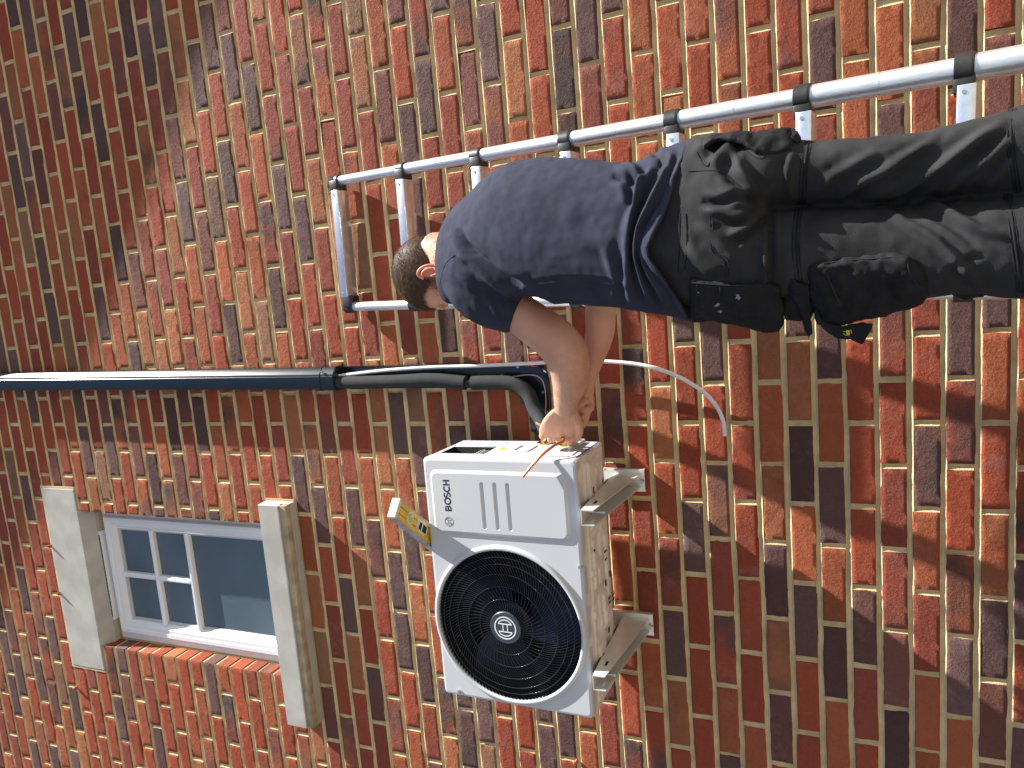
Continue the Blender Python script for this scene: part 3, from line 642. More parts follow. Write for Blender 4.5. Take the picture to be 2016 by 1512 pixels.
# ------------------------------------------------------------------ spirit level
u = np.array([-.654, .757, 0]); u /= np.linalg.norm(u); wv = np.array([-.757, -.654, 0]); wv /= np.linalg.norm(wv)
LO = np.array([-.2471, -.465, 1.4215]); Rl = np.column_stack([u, wv, [0, 0, 1]])
lv = empty("spirit_level", LO, "yellow spirit level with cream end cap lying on top of the unit", "spirit level")
def lb(a0, a1, b0, b1, c0, c1, bev=0.0):
    V, F = bx(a0, a1, b0, b1, c0, c1, bev); return np.asarray(V) @ Rl.T, F
LL = .50; Wd = .0272
mb = MB(); mb.add(*lb(.012, LL - .01, -Wd + .0025, Wd - .0025, .0008, .0235, .0015)); mb.build("body", [M_YEL], lv, 30)
mb = MB(); mb.add(*lb(.012, LL - .01, Wd - .0024, Wd + .0008, 0, .0245, .0006)); mb.add(*lb(.012, LL - .01, -Wd - .0008, -Wd + .0024, 0, .0245, .0006)); mb.build("milled_edge", [M_LEDGE], lv, 30)
for a in ((0, .0118), (LL - .0098, LL)): MB().add(*lb(a[0], a[1], -Wd - .001, Wd + .001, -.0005, .025, .002)).build("end_cap", [M_CREAM], lv, 30)
def lcyl(a, b, r, c0, c1, seg=32): V, F = cyl((a, b, c0), (a, b, c1), r, seg=seg); return np.asarray(V) @ Rl.T, F
mb = MB(); mb.add(*lcyl(.075, .000, .0185, -.0012, .002)); h_ = mb.build("vial_holder", [M_CREAM], lv, 40)
mb = MB(); V, F = tube([(.065, -.006, -.0025), (.085, .006, -.0025)], .0055, 14, smooth=False); mb.add(V @ Rl.T, F); mb.build("vial", [M_VIAL], h_, 60)
mb = MB(); V, F = relief(0, 0, .034, .0175, .017, .0025, .003, 0); V = np.column_stack([V[:, 0] + .150, V[:, 2], V[:, 1]]); mb.add(V @ Rl.T, F); h2 = mb.build("handle_grip", [M_CREAM], lv, 40)
mb = MB(); mb.add(*lb(.128, .142, -.010, .010, -.0032, -.0027)); mb.add(*lb(.150, .172, -.010, .010, -.0032, -.0027)); mb.build("grip_opening", [M_DARK], h2, None)
for b_ in (-.009, .010):
    for a0_, a1_ in ((.013, .055), (.094, .116)): MB().add(*lb(a0_, a1_, b_ - .0006, b_ + .0006, .0002, .0009)).build("groove", [M_DARK], lv, None)

# ------------------------------------------------------------------ trunking
TX = .0505 + .004
tr = empty("pipe_trunking", (TX, 0, 1.1), "dark blue plastic pipe trunking running up the wall beside the window", "trunking"); TO = (TX, 0, 1.1)
def txc(z): return TX + (z - 1.9) * .0185
def trunk_section(z0, z1, prof, n=8):
    V = []; k = len(prof)
    for z in np.linspace(z0, z1, n):
        for x, y in prof: V.append((txc(z) + x, y, z))
    return V, [(i * k + j, (i + 1) * k + j, (i + 1) * k + (j + 1) % k, i * k + (j + 1) % k) for i in range(n - 1) for j in range(k)] + [tuple(range(k)), tuple((n - 1) * k + j for j in range(k))[::-1]]
hw = .0385; D = .062
cover = [(hw, -.002), (hw, -.034), (hw - .0006, -.039), (hw - .003, -.0425), (hw - .019, -.0565), (hw - .023, -.0592), (hw - .0265, -.0605), (hw - .028, -.0600), (hw - .030, -.062), (-hw + .012, -.062), (-hw + .006, -.0595), (-hw + .003, -.055), (-hw + .002, -.050), (-hw + .0005, -.048), (-hw, -.034), (-hw, -.002)]
MB().add(*trunk_section(1.945, 4.75, cover, 14)).build("cover", [M_TRUNK], tr, 40, TO)
cp = [(x * 1.07, y * 1.05 if y < -.01 else y) for x, y in cover]
mb = MB(); mb.add(*trunk_section(1.885, 1.95, cp, 3)); 
for z in (1.888, 1.944): mb.add(*trunk_section(z, z + .004, [(x * 1.03, y * 1.03 if y < -.01 else y) for x, y in cp], 2))
mb.add(*bx(txc(1.92) + .024, txc(1.92) + .030, -.068, -.060, 1.926, 1.934, .001), 1); mb.add(*bx(txc(1.92) - .045, txc(1.92) - .039, -.02, -.012, 1.898, 1.906, .001), 1)
mb.build("coupler", [M_TRUNK, M_STEEL], tr, 25, TO)
ch = [(hw, -.002), (hw, -.020), (hw - .0022, -.020), (hw - .0022, -.0042), (-hw + .0022, -.0042), (-hw + .0022, -.020), (-hw, -.020), (-hw, -.002)]
MB().add(*trunk_section(1.205, 1.886, ch, 5)).build("backing_channel", [M_TRUNK], tr, 25, TO)
# elbow back plate turning towards the unit
o1 = [P(*q, -.004) for q in ((1008, 722), (1060, 722), (1072, 735), (1078, 760), (1080, 850), (1046, 850), (1040, 797), (1027, 795), (1018, 770), (1008, 767))]
o1 = np.array(o1); n = len(o1); V = np.vstack([o1, o1 + [0, .003, 0]]); F = [tuple(range(n)), tuple(range(n, 2 * n))[::-1]] + [(i, (i + 1) % n, n + (i + 1) % n, n + i) for i in range(n)]
mb = MB(); mb.add(V, F); rim = smoothpath([P(*q, -.012) for q in ((1008, 716), (1055, 717), (1071, 727), (1079, 750), (1083, 800), (1083, 850))], 5)
mb.add(*tube(rim, .004, 8, smooth=False, flat=2.4)); mb.build("elbow_plate", [M_TRUNK], tr, 30, TO)
for q in ((1020, 722), (988, 739), (1069, 772), (1024, 772)):
    c_ = P(*q, -.006); MB().add(*cyl(c_, c_ + np.array([0, -.004, 0]), .0042, seg=12)).build("fixing_screw", [M_STEEL], tr, 30, TO)

# ------------------------------------------------------------------ insulated pipes
fo = P(670, 755, -.035)
ip = empty("insulated_pipe", P(1078, 845, -.06), "grey foam insulated copper pipe bending out of the open trunking towards the valves", "pipe"); IO = tuple(ip.location)
def pz(q, Y): return P(q[0], q[1], Y)
path1 = [pz((664, 752), -.038), pz((700, 753), -.040), (pz((780, 751), -.040)), pz((850, 748), -.040), pz((917, 754), -.040)]
MB().add(*tube(path1, [.021, .022, .0225, .0225, .0225], 24)).build("foam_sleeve", [M_FOAM], ip, 60, IO)
path2 = [pz((930, 754), -.040), pz((980, 753), -.040), pz((1015, 757), -.041), pz((1040, 776), -.045), pz((1052, 805), -.060), pz((1066, 830), -.085), pz((1072, 850), -.115)]
MB().add(*tube(path2, [.0225, .0225, .0225, .0225, .0220, .0205, .018], 24)).build("foam_sleeve", [M_FOAM], ip, 60, IO)
MB().add(*tube([pz((910, 754), -.040), pz((936, 754), -.040)], .0055, 12, smooth=False)).build("copper_core", [M_COPPER], ip, 60, IO); MB().add(*tube([path2[-1], pz((1074, 862), -.125), pz((1075, 868), -.13)], .0055, 12)).build("copper_core", [M_COPPER], ip, 60, IO)
MB().add(*tube([pz((919, 754), -.040), pz((928, 754), -.040)], .0128, 16, smooth=False)).build("tape_band", [M_BLACK], ip, 40, IO)

hs_ = empty("drain_hose", P(1427, 858, -.02), "thin white hose curving down from the open trunking to a free end over bare brick", "hose"); HOo = tuple(hs_.location)
hp = [pz((650, 742), -.03), pz((690, 737), -.032), pz((760, 729), -.034), (pz((850, 723), -.03)), pz((950, 720), -.028), pz((1050, 715), -.03), pz((1120, 711), -.032), pz((1200, 712), -.036), pz((1270, 720), -.04), pz((1330, 739), -.042), pz((1380, 768), -.042), pz((1410, 799), -.040), pz((1424, 830), -.038), pz((1427, 858), -.036)]
MB().add(*tube(hp, .0058, 14, k=8)).build("hose", [M_HOSE], hs_, 60, HOo)
cp_ = empty("copper_tube", P(1105, 868, -.30), "thin bare copper pipe held by the hand and sticking out over the unit", "pipe"); CO = tuple(cp_.location)
MB().add(*tube([pz((1056, 832), -.20), pz((1080, 846), -.215), pz((1104, 860), -.225), pz((1108, 868), -.262), pz((1090, 878), -.305), pz((1068, 895), -.335), pz((1050, 914), -.35), pz((1029, 939), -.365)], .0040, 12, k=6)).build("tube", [M_COPPER], cp_, 60, CO)
# thin sensor wire along the trunking
tw = empty("signal_wire", P(1078, 800, -.02), "thin pinkish wire looping round the corner beside the foam pipe", "wire"); WO = tuple(tw.location)
MB().add(*tube([pz((948, 742), -.045), pz((1000, 742), -.03), pz((1045, 738), -.024), pz((1066, 747), -.024), pz((1074, 775), -.024), pz((1074, 810), -.03), pz((1070, 845), -.05)], .0016, 8)).build("wire", [mat("pink_wire", (.6, .38, .34), .5)], tw, 60, WO)

# ------------------------------------------------------------------ ladder
LT = np.array([.706, -.033, 1.804]); lu = np.array([-.03, -.214, -1.0]); lu /= np.linalg.norm(lu); SP = .290; LW = .411
ladder = empty("telescopic_ladder", (LT + lu * SP * 7.55), "telescopic aluminium ladder with black clamps leaning on the brick wall behind the man", "ladder"); LOo = tuple(ladder.location)
Rx = np.column_stack([np.array([1, 0, 0]), np.cross(-lu, [1, 0, 0]), -lu]); Rx[:, 1] /= np.linalg.norm(Rx[:, 1]); Rx[:, 0] = np.cross(Rx[:, 1], Rx[:, 2])
NS = 8
for sd in (0, -1):
    for k in range(NS):
        p0 = LT + np.array([sd * LW, 0, 0]) + lu * SP * k; p1 = LT + np.array([sd * LW, 0, 0]) + lu * (SP * (k + 1) if k < NS - 1 else SP * 7.5); r = .0152 + .0017 * k
        mb = MB(); mid = p0 + (p1 - p0) * .52
        mb.add(*cyl(p0 + lu * .012, mid, r, seg=32)); mb.add(*cyl(mid, mid + lu * .002, r * .97, seg=32)); mb.add(*cyl(mid + lu * .002, p1, r, seg=32))
        mb.build("stile_tube", [M_ALU], ladder, 40, LOo)
        mb = MB(); rc = r + .0045
        mb.add(*cyl(p0 - lu * .012, p0 + lu * .016, rc, rc, 32)); mb.add(*cyl(p0 + lu * .016, p0 + lu * .021, rc, rc - .0015, 32))
        dirx = 1 if sd == -1 else -1
        V, F = boxg((0, 0, 0), (.038, .046, .036), .004); mb.add(np.asarray(V) @ Rx.T + p0 + np.array([dirx * (rc * .9), 0, 0]) + lu * .004, F)
        if k == 0: 
            mb.add(*cyl(p0 - lu * .020, p0 - lu * .012, rc - .001, rc + .001, 32))
            for q in range(28):
                a = 2 * math.pi * q / 28; V, F = boxg((math.cos(a) * rc, math.sin(a) * rc, 0), (.003, .003, .024), 0); mb.add(np.asarray(V) @ Rx.T + p0 - lu * .006, F)
        mb.build("clamp", [M_CLAMP], ladder, 35, LOo)
    pf = LT + np.array([sd * LW, 0, 0]) + lu * SP * 7.5
    MB().add(*cyl(pf - lu * .03, np.array([pf[0], pf[1] - .004, GZ]), .034, .036, 24)).build("foot", [M_CLAMP], ladder, 35, LOo)
for k in range(NS):
    c_ = LT + lu * SP * k + np.array([-LW / 2, 0, 0]) + lu * .004
    V, F = boxg((0, 0, 0), (LW - .062, .050, .032), .003); mb = MB(); mb.add(np.asarray(V) @ Rx.T + c_, F)
    for s_ in (-1, 1): q = c_ + Rx @ np.array([s_ * (LW / 2 - .045), -.0252, .004]); mb.add(*cyl(q, q + Rx @ np.array([0, -.0015, 0]), .004, seg=12), 1)
    mb.build("rung", [M_RUNG, M_STEEL], ladder, 30, LOo)

# ------------------------------------------------------------------ the man
PO = np.array([.38, -.56, GZ])
def sec(px, y0, y1, Y, d, dy=0.0, tilt=0.0):
    """body section from two silhouette points at depth Y: centre, half width, half depth"""
    a = P(px, y0, Y); b = P(px, y1, Y); c = (a + b) / 2 + np.array([0, dy, 0]); return (c, (a - b) / 2, np.array([0, -d, tilt]))
# --- T-shirt: torso, two sleeves, one skin
torso = [sec(874, 462, 582, -.365, .045), sec(884, 438, 596, -.372, .075), sec(902, 410, 600, -.385, .095), sec(935, 380, 598, -.405, .115), sec(975, 342, 590, -.425, .128), sec(1015, 319, 586, -.445, .134),
         sec(1060, 312, 590, -.462, .136), sec(1110, 311, 598, -.480, .130), sec(1160, 314, 603, -.495, .122), sec(1210, 319, 606, -.508, .116), sec(1255, 318, 611, -.518, .116), sec(1300, 300, 617, -.522, .124), sec(1345, 282, 625, -.525, .132), sec(1376, 272, 633, -.525, .136)]
sl_l = [P(*q, y) for q, y in (((905, 520), -.40), ((925, 556), -.43), ((955, 585), -.43), ((988, 602), -.425), ((1019, 615), -.417))]
sl_r = [P(*q, y) for q, y in (((930, 430), -.40), ((960, 440), -.34), ((1010, 470), -.31), ((1060, 490), -.30))]
SV, SF, SN = fuse([loft(torso, 48, 4, 2.25), tube(sl_l, [.057, .068, .069, .064, .0575], 28, 5, flat=.95), tube(sl_r, [.06, .066, .06, .054], 24, 5)], .0045, 10)
def folds(V, N, fl, Ys):
    Q = PIX(V); front = np.clip((-(N[:, 1]) + .35) / .5, 0, 1); out = np.zeros(len(V))
    for pts, amp, wd in fl:
        poly = smoothpath(np.array(pts, float), 6); d, t = segdist(Q, poly); env = np.clip(np.minimum(t, 1 - t) / .18, 0, 1) ** .7
        out += amp * env * np.exp(-(d / wd) ** 2) - .45 * amp * env * np.exp(-((d - wd * 1.5) / wd) ** 2)
    return V + N * (out * front)[:, None]
# gathered folds round the waist, armhole drag lines, side creases
shirt_folds = [([(1040, 556), (1100, 548), (1170, 549), (1225, 558)], -.0022, 4), ([(900, 498), (935, 503), (965, 520), (1000, 545), (1018, 558)], -.003, 3.5), ([(1250, 610), (1238, 560), (1232, 500), (1240, 440), (1262, 385), (1290, 300)], .010, 11), ([(1275, 600), (1262, 545), (1256, 490), (1268, 420), (1300, 350), (1330, 290)], -.010, 9),
    ([(1285, 612), (1282, 560), (1274, 505), (1280, 450), (1310, 390), (1345, 330)], .009, 10), ([(1310, 612), (1306, 570), (1292, 525), (1284, 490)], -.009, 8), ([(1328, 615), (1322, 580), (1306, 540), (1292, 505)], .008, 9),
    ([(1225, 600), (1222, 540), (1226, 480)], -.006, 9), ([(1205, 345), (1235, 352), (1262, 345), (1285, 320)], -.012, 10), ([(1225, 322), (1252, 334), (1268, 352), (1262, 392)], .008, 9), ([(1245, 330), (1240, 370), (1248, 410)], -.009, 9), ([(1290, 300), (1318, 312), (1330, 335)], -.007, 8),
    ([(905, 462), (925, 492), (965, 530), (1010, 556), (1028, 566)], -.016, 10), ([(900, 500), (925, 508), (950, 530), (985, 562), (1005, 580)], .008, 11), ([(928, 498), (960, 518), (1000, 545), (1030, 565)], -.006, 7),
    ([(900, 450), (912, 478), (935, 505)], -.008, 10), ([(1000, 575), (1040, 585), (1090, 600)], -.006, 10), ([(1190, 485), (1200, 520), (1215, 548), (1240, 565)], .006, 9), ([(1090, 345), (1150, 340), (1205, 352)], .003, 22),
    ([(960, 600), (975, 620), (985, 640)], .004, 9), ([(940, 585), (960, 610), (968, 632)], -.004, 8), ([(1050, 602), (1130, 585), (1210, 590)], .004, 13), ([(1095, 604), (1160, 596), (1235, 604)], -.004, 9), ([(1110, 470), (1170, 478), (1225, 470)], .003, 20), ([(1330, 290), (1322, 340), (1302, 390), (1275, 440), (1262, 480)], .007, 8), ([(1350, 292), (1336, 350), (1312, 410), (1286, 455)], -.006, 7)]
SV = folds(SV, SN, shirt_folds, -.6)
SV = SV + SN * (fbm(SV, (9, 9, 14), 3.1, 3) * .0022)[:, None] + SN * (fbm(SV, (40, 40, 26), 8.1, 2) * .0009)[:, None]
# hem line: warp the bottom band so the hem rises in the small of the back
Q = PIX(SV); hem_y = np.array([255, 280, 320, 360, 400, 430, 455, 480, 500, 520, 545, 570, 600, 640]); hem_x = np.array([1372, 1370, 1358, 1346, 1332, 1316, 1298, 1284, 1286, 1302, 1320, 1338, 1356, 1368])
hx = np.interp(Q[:, 1], hem_y, hem_x); back = SV[:, 1] < -.50; hx = np.where(back, hx, 1372)
t = np.clip((Q[:, 0] - 1235) / (1380 - 1235), 0, 1.1); nx_ = np.where(Q[:, 0] > 1235, 1235 + t * (hx - 1235), Q[:, 0])
dpx = nx_ - Q[:, 0]; SV = SV + np.array([0, 0, -1.0])[None] * (dpx * .00098)[:, None]
# --- body
def hand_parts(wrist, palm_c, knuckles, tips, mids, thumb, r=.0086):
    parts = []
    for k_, m_, t_, rr in zip(knuckles, mids, tips, (1.0, 1.06, 1.04, .9)):
        parts.append(tube([palm_c * .35 + np.array(k_) * .65, k_, m_, t_], [r * rr * 1.15, r * rr * 1.12, r * rr, r * rr * .82], 12, 4)); 
    parts.append(tube(thumb, [.014, .0115, .0098, .0085], 12, 4)); return parts
head_c = P(860, 532, -.335)
hf = np.array([-.88, .30, -.38]); hf /= np.linalg.norm(hf)             # where the face looks
hu = np.array([-.36, -.15, .92]); hu = hu - hf * (hu @ hf); hu /= np.linalg.norm(hu); hr = np.cross(hf, hu)   # up and right of the head
HB = np.array([hr, hf, hu])
def hp_(x, y, z): return head_c + x * hr + y * hf + z * hu
HS = 1.0
body = []
body.append(ellipsoid(hp_(0, -.006, .026), [hr * .077, hf * .097, hu * .087]))                       # cranium
body.append(ellipsoid(hp_(0, .030, -.018), [hr * .062, hf * .062, hu * .085]))                        # face
body.append(ellipsoid(hp_(0, .052, -.072), [hr * .040, hf * .038, hu * .032]))                        # chin
body.append(ellipsoid(hp_(0, .020, -.058), [hr * .055, hf * .055, hu * .030]))                        # jaw
body.append(tube([hp_(0, .080, .022), hp_(0, .098, -.004), hp_(0, .108, -.022)], [.008, .010, .012], 12, 4))   # nose
body.append(ellipsoid(hp_(0, .086, .036), [hr * .046, hf * .013, hu * .011]))                         # brow
body.append(ellipsoid(hp_(0, .085, -.050), [hr * .024, hf * .012, hu * .009]))                        # lips
for s_ in (-1, 1): body.append(ellipsoid(hp_(s_ * .030, .074, .016), [hr * .012, hf * .012, hu * .010])); body.append(ellipsoid(hp_(s_ * .042, .060, -.014), [hr * .016, hf * .018, hu * .014]))
neck = [hp_(0, -.035, -.02), (hp_(0, -.03, -.05) + P(890, 505, -.375)) / 2, P(893, 505, -.38), P(930, 490, -.40)]
body.append(tube(neck, [.060, .058, .062, .085], 28, 5))
# torso core under the clothes
body.append(loft([(c, a * .78, b * .76) for c, a, b in torso[3:]], 30, 2)); 
body.append(loft([sec(1370, 285, 615, -.52, .10), sec(1440, 280, 590, -.52, .10), sec(1500, 280, 580, -.52, .09)], 28, 2))
legR = [sec(1500, 282, 398, -.53, .075), sec(1600, 292, 392, -.535, .072), sec(1800, 275, 384, -.54, .066), sec(2016, 225, 366, -.545, .055)]
legL = [sec(1500, 418, 575, -.53, .075), sec(1600, 420, 575, -.535, .072), sec(1800, 412, 572, -.54, .066), sec(2016, 400, 565, -.55, .055)]
ankR = np.array([.545, -.60, GZ + .10]); ankL = np.array([.31, -.60, GZ + .10])
for lg, an in ((legR, ankR), (legL, ankL)):
    body.append(loft(lg + [(an + np.array([0, 0, .14]), np.array([.045, 0, 0]), np.array([0, -.05, 0])), (an, np.array([.035, 0, 0]), np.array([0, -.04, 0]))], 24, 3))
    body.append(tube([an, an + np.array([-.02, .05, -.04]), an + np.array([-.05, .14, -.07])], [.036, .035, .03], 16, 4))
# left arm: shoulder, elbow, wrist
def px(q, Y): return P(q[0], q[1], Y)
armL = [px((960, 580), -.41), px((1018, 613), -.415), px((1050, 637), -.415), px((1085, 662), -.41), px((1112, 692), -.405), px((1122, 725), -.38), px((1122, 757), -.345), px((1116, 783), -.31), px((1113, 806), -.272)]
body.append(tube(armL, [.044, .049, .0520, .0540, .0545, .0500, .0440, .0350, .0285], 26, 5))
hc = px((1100, 838), -.235)
palm = [(px((1112, 806), -.272), (px((1088, 806), -.272) - px((1136, 806), -.272)) / 2, np.array([0, -.021, 0])),
        (px((1106, 822), -.250), (px((1072, 822), -.25) - px((1139, 822), -.25)) / 2, np.array([0, -.021, 0.002])),
        (px((1099, 842), -.232), (px((1062, 842), -.23) - px((1135, 842), -.23)) / 2, np.array([0, -.019, 0.002])),
        (px((1096, 858), -.222), (px((1064, 858), -.22) - px((1129, 858), -.22)) / 2, np.array([0, -.014, 0.002]))]
body.append(loft(palm, 24, 4, 2.6))
kn = [px((1069, 857), -.222), px((1084, 864), -.222), px((1101, 866), -.222), px((1119, 865), -.224)]
md = [k_ + np.array([-.004, .036, -.004]) for k_ in kn]; md[3] = px((1124, 874), -.200)
tp = [m__ + np.array([.030, .004, -.006]) for m__ in md]; tp[3] = px((1120, 873), -.178)
body += hand_parts(None, hc, kn, tp, md, [px((1130, 815), -.255), px((1141, 838), -.235), px((1140, 856), -.215), px((1130, 870), -.195)])
for k_ in kn: body.append(ellipsoid(k_ + np.array([0, -.004, 0]), [np.array([.012, 0, 0]), np.array([0, .0115, 0]), np.array([0, 0, .0098])], 8))
body.append(ellipsoid(px((1126, 862), -.218), [np.array([.011, 0, 0]), np.array([0, .012, 0]), np.array([0, 0, .010])], 8))
# tendons on the back of the hand
for q0, q1 in (((1106, 818), (1085, 852)), ((1112, 820), (1101, 854)), ((1098, 818), (1072, 850))): body.append(tube([px(q0, -.270), px(((q0[0] + q1[0]) / 2, (q0[1] + q1[1]) / 2), -.2565), px(q1, -.2405)], .0042, 8, 3))
# right arm, mostly behind the shirt
armR = [px((960, 430), -.38), px((1050, 480), -.31), px((1140, 545), -.33), px((1181, 590), -.33), px((1182, 620), -.32), px((1181, 655), -.295), px((1172, 690), -.27), px((1162, 722), -.25), px((1155, 750), -.235), px((1153, 772), -.225)]
body.append(tube(armR, [.045, .044, .040, .0395, .0385, .0365, .0325, .0280, .0245, .0235], 24, 5))
rc_ = px((1154, 795), -.215)
body.append(loft([(px((1153, 772), -.225), np.array([0, 0, .021]), np.array([.004, -.018, 0])), (px((1155, 790), -.215), np.array([.003, 0, .022]), np.array([.006, -.016, 0])), (px((1157, 806), -.205), np.array([.003, 0, .018]), np.array([.006, -.013, 0]))], 20, 3))
rk = [px((1165, 800), -.222), px((1162, 806), -.215), px((1158, 812), -.205), px((1152, 815), -.195)]
rm = [px((1150, 806), -.232), px((1150, 819), -.228), px((1150, 831), -.218), px((1148, 838), -.204)]
rt = [px((1136, 806), -.226), px((1135, 819), -.224), px((1134, 832), -.214), px((1133, 842), -.200)]
for k_, m_, t_ in zip(rk, rm, rt): body.append(tube([rc_ * .3 + k_ * .7, k_, m_, t_], [.0088, .0088, .0080, .0068], 12, 4))
body.append(tube([px((1156, 785), -.235), px((1144, 793), -.245), px((1134, 802), -.240), px((1128, 812), -.230)], [.012, .0105, .0095, .008], 12, 4))
BV, BF, BN = fuse(body, .0030, 4)
BV = BV + BN * (fbm(BV, (30, 30, 30), 5.5, 2) * .0006)[:, None]
man = mk("person", BV - PO, BF, M_SKIN, None, 180); man.location = PO
tag(man, "person in navy T-shirt and dark work trousers reaching to the white unit", "person")
shirt = mk("t_shirt", SV - PO, SF, M_SHIRT, man, 180)
# stitched seams on the shirt as thin raised threads following the cloth
def nearest_surface(V, N, pts, Yh, off=.0008):
    """drop photo points onto the nearest camera-side surface point"""
    Q = PIX(V); ok = N @ np.array([0, -1, 0]) > -.2; out = []
    for q in pts:
        d = np.linalg.norm(Q - np.array(q), axis=1) + np.where(ok, 0, 1e6); idx = np.argsort(d)[:12]; dep = np.linalg.norm(V[idx] - CAM, axis=1); idx = idx[dep < dep.min() + .012]
        wq = 1 / (d[idx] + .3); out.append((V[idx] * wq[:, None]).sum(0) / wq.sum() + N[idx].mean(0) * off)
    return np.array(out)
def seam(name, V, N, pts, r, m_, parent, k=5, off=.0006):
    q = smoothpath(np.array(pts, float), k); W_ = nearest_surface(V, N, q, 0, off); Ws = W_.copy()
    for _ in range(2): Ws[1:-1] = (Ws[:-2] + 2 * Ws[1:-1] + Ws[2:]) / 4
    return MB().add(*tube(Ws, r, 6, smooth=False)).build(name, [m_], parent, 60, PO)
M_THREAD = mat("navy_thread", (.018, .022, .04), .9)
seam("armhole_seam", SV, SN, [(866, 560), (872, 530), (885, 510), (900, 498)], .0010, M_THREAD, shirt, off=.0001)
seam("cuff_seam", SV, SN, [(1012, 572), (1006, 590), (998, 610), (990, 640)], .0008, M_THREAD, shirt, off=.0001)
# --- ear
def ear(s_):
    c = hp_(s_ * .0785, -.012, -.006); e1 = (hu * .96 - hf * .25); e1 /= np.linalg.norm(e1); e2 = np.cross(e1, hr); e2 = hf * -1 + e1 * (hf @ e1); e2 /= np.linalg.norm(e2); o = hr * s_
    hu_ = 1; a = np.linspace(-.35, 1.55 * math.pi, 16); rim = [c + e1 * (.027 * math.cos(t_ - .55)) * (1.0) + e2 * (.0165 * math.sin(t_ - .55) + .002) + o * (.012 + .005 * math.sin(t_)) for t_ in a]
    parts = [tube(rim, [.0045] + [.0040] * 14 + [.0052], 10, 3)]
    parts.append(ellipsoid(c - o * .001, [e1 * .024, e2 * .014, o * .003], 10)); parts.append(ellipsoid(c - e1 * .027 + e2 * -.003 + o * .005, [e1 * .010, e2 * .008, o * .005], 8))
    ah = [c + e1 * (.018 * math.cos(t_)) + e2 * (.009 * math.sin(t_)) + o * .009 for t_ in np.linspace(-.4, 2.6, 8)]; parts.append(tube(ah, .0032, 8, 3)); parts.append(ellipsoid(c - e2 * .012 - e1 * .006 + o * .008, [e1 * .006, e2 * .004, o * .004], 6))
    V, F, N = fuse(parts, .0012, 3); mk("ear", V - PO, F, M_EAR, man, 180)
ear(-1); ear(1)
# --- hair: clipped sides, longer top, stubble along the jaw
HBi = HB
def headloc(V): return (V - head_c) @ HB.T
cr = ellipsoid(hp_(0, -.006, .026), [hr * .0795, hf * .0995, hu * .0895], 44)
Vc = cr[0]; Lc = headloc(Vc)
def hairmask(L):
    x, y, z = L[:, 0], L[:, 1], L[:, 2]
    hl = np.interp(y, [-.10, -.07, -.045, -.028, -.012, .012, .035, .06, .085], [-.066, -.064, -.052, -.016, .018, -.004, .046, .062, .068])
    return z > hl
mk_ = hairmask(Lc); rn = np.array([mnoise.noise(Vector((v * 70).tolist())) for v in Vc]); top = np.clip((Lc[:, 2] - .05) / .05, 0, 1)
Vh = Vc + (Vc - head_c) / np.linalg.norm(Vc - head_c, axis=1)[:, None] * (rn * .0005 + top * .004)[:, None]
Fh = [f for f in cr[1] if all(mk_[i] for i in f)]
mb = MB(); mb.add(Vh, Fh)
rg = np.random.default_rng(3); SVt = []; SFt = []; cnt = 0
def strand(p, d, L_, w_):
    global cnt
    s_ = np.cross(d, rg.normal(0, 1, 3)); s_ /= np.linalg.norm(s_); m_ = p + d * L_ * .55 + rg.normal(0, .0004, 3)
    SVt.extend([p - s_ * w_, p + s_ * w_, m_ + s_ * w_ * .8, m_ - s_ * w_ * .8, p + d * L_ + rg.normal(0, .0008, 3)]); SFt.extend([(cnt, cnt + 1, cnt + 2, cnt + 3), (cnt + 3, cnt + 2, cnt + 4)]); cnt += 5
N_ = 40000; dirs = rg.normal(0, 1, (N_, 3)); dirs /= np.linalg.norm(dirs, axis=1)[:, None]
pts = hp_(0, -.006, .026) + dirs @ np.array([hr * .0795, hf * .0995, hu * .0895]); Lp = headloc(pts); hm = hairmask(Lp + rg.normal(0, .0035, Lp.shape))
nrm = dirs @ np.array([hr / .0795, hf / .0995, hu / .0895]); nrm /= np.linalg.norm(nrm, axis=1)[:, None]
for p, n_, L_ in zip(pts[hm], nrm[hm], Lp[hm]):
    tp_ = min(1, max(0, (L_[2] - .035) / .06)); flow = hf * .9 - hu * .25 * (1 - tp_) ; d = n_ * (.45 + .25 * tp_) + flow * .75 + rg.normal(0, .18, 3); d /= np.linalg.norm(d)
    strand(p + n_ * top.mean() * .001, d, .003 + .006 * tp_ + rg.random() * .003, .00042)
hair = mb.build("hair", [M_HAIR], man, 60, PO)
mk("hair_strands", np.array(SVt) - PO, SFt, M_HAIRT, hair, None)
# stubble and sideburn on the near cheek
SVt = []; SFt = []; cnt = 0
Lb = headloc(BV); selb = np.where((Lb[:, 0] < .02) & (Lb[:, 1] > .0) & (Lb[:, 1] < .11) & (Lb[:, 2] < .02) & (Lb[:, 2] > -.11) & (np.abs(Lb[:, 0]) < .08))[0]
for i in selb:
    y_, z_ = Lb[i, 1], Lb[i, 2]; dens = 1.0 if (y_ < .035 or z_ < -.045) else .1
    for _ in range(3):
        if rg.random() < dens: d = BN[i] * .5 - hu * .8 + rg.normal(0, .3, 3); d /= np.linalg.norm(d); strand(BV[i] + rg.normal(0, .0012, 3), d, .0035, .00030)
for i in np.where((Lb[:, 1] < -.02) & (Lb[:, 2] < -.03) & (Lb[:, 2] > -.12) & (np.linalg.norm(Lb, axis=1) < .16))[0]:
    if rg.random() < 1.1 * np.clip((Lb[i, 2] + .115) / .06, 0, 1): d = BN[i] * .4 - hu * .8 + rg.normal(0, .3, 3); d /= np.linalg.norm(d); strand(BV[i] + rg.normal(0, .0012, 3), d, .004, .00030)
beard_n = cnt
mk("beard", np.array(SVt) - PO, SFt, M_HAIR, man, None)
